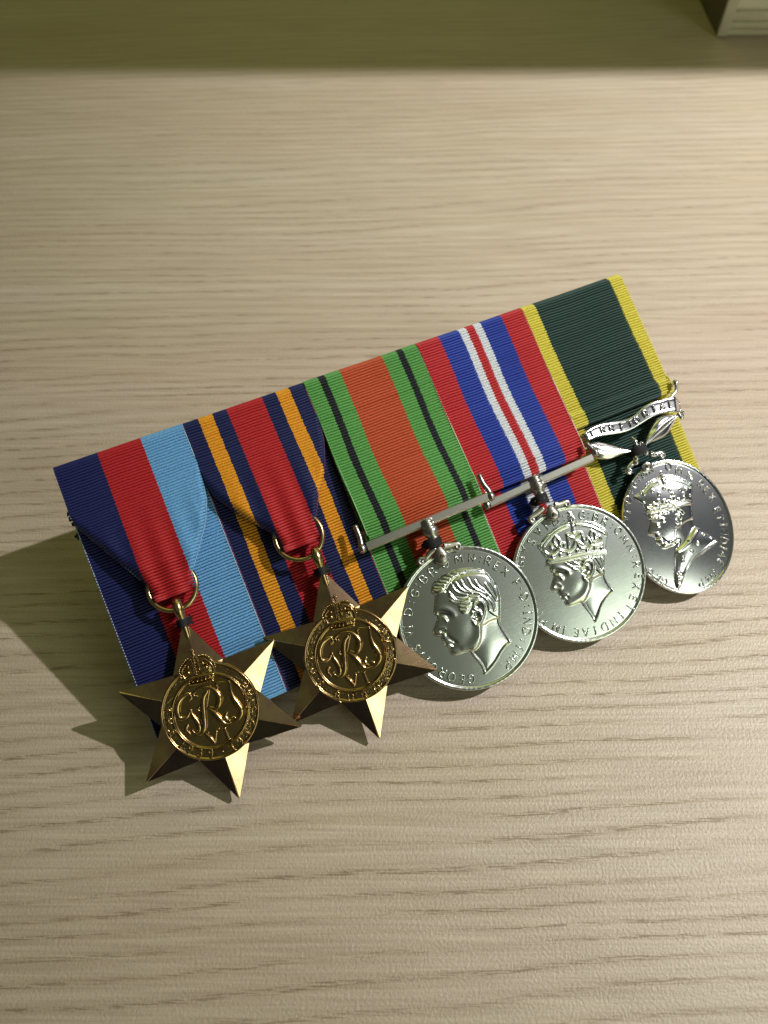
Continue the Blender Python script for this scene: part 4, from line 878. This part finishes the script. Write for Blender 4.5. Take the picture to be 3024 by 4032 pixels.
# bronze stars
def star(name, label, c, z, tilt, rotz, text, ring_c, ring_r, zi):
    root = medal_root(name, label, c, z, tilt)
    RT, RI, HT, ZB = 21.5, 11.9, 3.3, .42
    a0 = math.radians(90+rotz); mb = MB(); tips = []; inn = []
    for k in range(6):
        a = a0+k*math.pi/3; tips.append((RT*math.cos(a), RT*math.sin(a))); a += math.pi/6; inn.append((RI*math.cos(a), RI*math.sin(a)))
    # each arm: ridge line, two facets, blunt edge
    for k in range(6):
        t = np.array(tips[k]); i0 = np.array(inn[k-1]); i1 = np.array(inn[k]); u = t/np.linalg.norm(t); w = np.array([-u[1], u[0]])
        ta, tb = t-w*.16, t+w*.16
        v = [(*(u*10.0), HT-(HT-.62)*10.0/(RT*.985)), (*i0, .35), (*ta, .40), (*(t*.985), .62), (*tb, .40), (*i1, .35), (*i0, -.45), (*ta, -.3), (*tb, -.3), (*i1, -.45), (0, 0, -.45), (0, 0, .6)]
        mb.add(v, [(0, 1, 2, 3), (0, 3, 4, 5), (2, 4, 3), (1, 6, 7, 2), (2, 7, 8, 4), (4, 8, 9, 5), (10, 9, 8, 7, 6), (11, 1, 0), (11, 0, 5)])
    mb.build('star_body', M_BRONZE, root, False)
    # centre boss: outer ring, stippled band, inner ring, hollowed field
    Rr = np.r_[np.linspace(.05, 8.2, 34), [8.3, 8.4, 8.5, 8.62, 8.72, 8.8, 8.9], np.linspace(9.0, 10.5, 22), [10.58, 10.66, 10.75, 10.9, 11.05, 11.15, 11.22]]
    prof = np.interp(Rr, [0, 4, 8.1, 8.25, 8.42, 8.72, 8.85, 9.0, 10.5, 10.68, 10.8, 11.05, 11.22], [1.55, 1.72, 1.98, 2.02, 2.5, 2.5, 2.3, 2.16, 2.16, 2.3, 2.48, 2.48, 2.2])+ZB
    segs = 360; a = np.arange(segs)/segs*2*np.pi; X = Rr[:, None]*np.cos(a); Y = Rr[:, None]*np.sin(a); Zh = np.repeat(prof[:, None], segs, 1)
    st = ((Rr > 9.0) & (Rr < 10.5))[:, None]; Zh = Zh+np.where(st, rng.uniform(-.06, .06, Zh.shape), 0)
    V = np.concatenate([np.stack([X, Y, Zh], -1).reshape(-1, 3), np.c_[11.22*np.cos(a), 11.22*np.sin(a), np.full(segs, .3)]])
    mb = MB(); mb.add(V, [q[::-1] for q in grid_faces(len(Rr)+1, segs, True)]+[tuple(range(segs))]); mb.build('centre_boss', M_DISC, root)
    legend(root, text, M_DISC, 1.6, .19, 2.30+ZB, True)
    rz = np.array([[math.cos(zi), -math.sin(zi)], [math.sin(zi), math.cos(zi)]])
    g = lambda k: np.asarray(D['s_'+k], float)@rz.T
    wd = {'G': [.25, .4, .55, .75, .7, .5, .35, .3], 'Gc': [.25, .4], 'Gt': [.3, .5, .6, .45, .3, .35], 'Gk': [.25, .45, .3], 'R1': [.3, .5, .65, .7, .6, .4, .3], 'R2': [.12, .18, .15], 'Rb': [.4, .25, .3, .35, .5, .8, .6, .3], 'Rx': [.25, .3, .2], 'Rl': [.3, .65, .7, .45, .4, .55, .75, .7, .5, .12], 'Jk': [.3, .4], 'Jc': [.2, .5, .4], 'Jt': [.3, .35, .25, .2], 'V1': [.35, .5, .35], 'V2': [.2, .25], 'V3': [.15, .15], 'V4': [.15, .15], 'I1': [.4, .4, .4], 'I2': [.15, .15], 'I3': [.15, .15]}
    mb = MB()
    for k, wds in wd.items():
        q = spline(g('c_'+k), 5); r = np.interp(np.linspace(0, 1, len(q)), np.linspace(0, 1, len(wds)), wds)*1.12
        zb = np.interp(np.hypot(q[:, 0], q[:, 1]), [0, 4, 8], [1.6, 1.75, 1.98])+ZB+(.12 if k in ('R1', 'Rb', 'Rl') else 0)
        tube(mb, np.c_[q, zb+.08], r, 8, .75)
    mb.build('royal_cipher', M_DISC, root)
    mb = MB(); zc = 2.45+ZB
    out = np.concatenate([g('bl')[::-1], g('br')[::1]])  # crown back plate
    plate = np.concatenate([g('bl'), g('cm')[:1], g('br'), g('base')[::-1][:1]*1.0, g('base2')[::-1], g('base')[:1]])
    prism(mb, plate, 2.0, zc-.3, .0)
    for k, r in (('base', .26), ('base2', .24), ('cm', .2), ('cm2', .2), ('cm0', .2), ('inl', .2), ('inr', .2), ('crs', .28), ('crs2', .22)):
        q = spline(g(k), 5); tube(mb, np.c_[q, np.full(len(q), zc+.1)], r, 7)
    for k, m in (('bl', 11), ('br', 12)):
        q = spline(g(k), 8); s = np.r_[0, np.cumsum(np.linalg.norm(np.diff(q, axis=0), axis=1))]; t = np.linspace(0, s[-1], m)
        for x, y in zip(np.interp(t, s, q[:, 0]), np.interp(t, s, q[:, 1])): ball(mb, (x, y, zc+.12), .25, 8, 5)
    q = spline(g('cm'), 6)
    for p in q[::3]: ball(mb, (p[0]+.25, p[1], zc+.2), .22, 8, 5)
    for i, p in enumerate(g('pearls')): ball(mb, (*p, zc+.1), (.55, .35, .5, .48, .35, .3)[i], 10, 6)
    for i, p in enumerate(g('gemrow')): ball(mb, (*p, zc+.12), .24 if i % 2 else .3, 8, 5)
    mb.build('crown', M_DISC, root)
    # loop at the top arm, ring, thread
    d = np.array([math.cos(a0), math.sin(a0)]); b0 = d*(RT-2.2); e = d*(RT+2.6)
    mb = MB(); p = np.array([[*(d*(RT-4)), .7], [*(d*(RT-1.2)), 1.0], [*(d*(RT+1.0)), 1.6], [*(d*(RT+3.0)), 2.3], [*(d*(RT+4.6)), 2.1], [*(d*(RT+5.2)), 1.2], [*(d*(RT+4.4)), .3], [*(d*(RT+2.0)), .1]])
    q = spline(p, 5); tube(mb, q, np.interp(np.linspace(0, 1, len(q)), [0, .2, .4, .6, 1], [.6, .9, 1.25, 1.1, .6]), 12); mb.build('loop', M_RINGB, root)
    mb = MB(); n = 64; aa = np.linspace(0, 2*np.pi, n, endpoint=False); cx, cy = ring_c[0]-c[0], ring_c[1]+c[1]
    zr = 1.0-.10*(np.sin(aa)*ring_r)-.10*np.cos(aa)
    tube(mb, np.c_[cx+ring_r*np.cos(aa), cy+ring_r*np.sin(aa), zr], .62, 10, closed=True); mb.build('ring', M_RINGB, root)
    mb = MB()
    for k in range(12):
        t = d*(RT-1.0+k*.15); w = np.array([-d[1], d[0]]); j = rng.normal(0, .3, 4)
        q = np.array([[*(t-w*(1.5+j[0])+d*j[3]*2), -2.4], [*(t-w*(1.3+j[2])), .3+j[1]], [*(t-w*.6), 2.2], [*(t+w*.6), 2.25], [*(t+w*(1.3+j[0])), .4+j[2]], [*(t+w*(1.5+j[1])+d*j[0]*2), -2.4]]); tube(mb, spline(q, 5), .2, 6)
    mb.build('thread_lashing', M_THREAD, root)
    return root
star('star_medal', 'bronze star reading THE 1939-1945 STAR, on navy, red and sky blue ribbon', (14.25, 66.95), 4.0, 4, -3.6, 's1_text', (16.15, -36.9), 5.55, 0.0)
star('star_medal', 'bronze star reading THE BURMA STAR, on navy, orange and red ribbon', (49.3, 67.8), 4.7, 6.5, -2.6, 's2_text', (48.15, -36.6), 5.75, math.radians(-2.0))
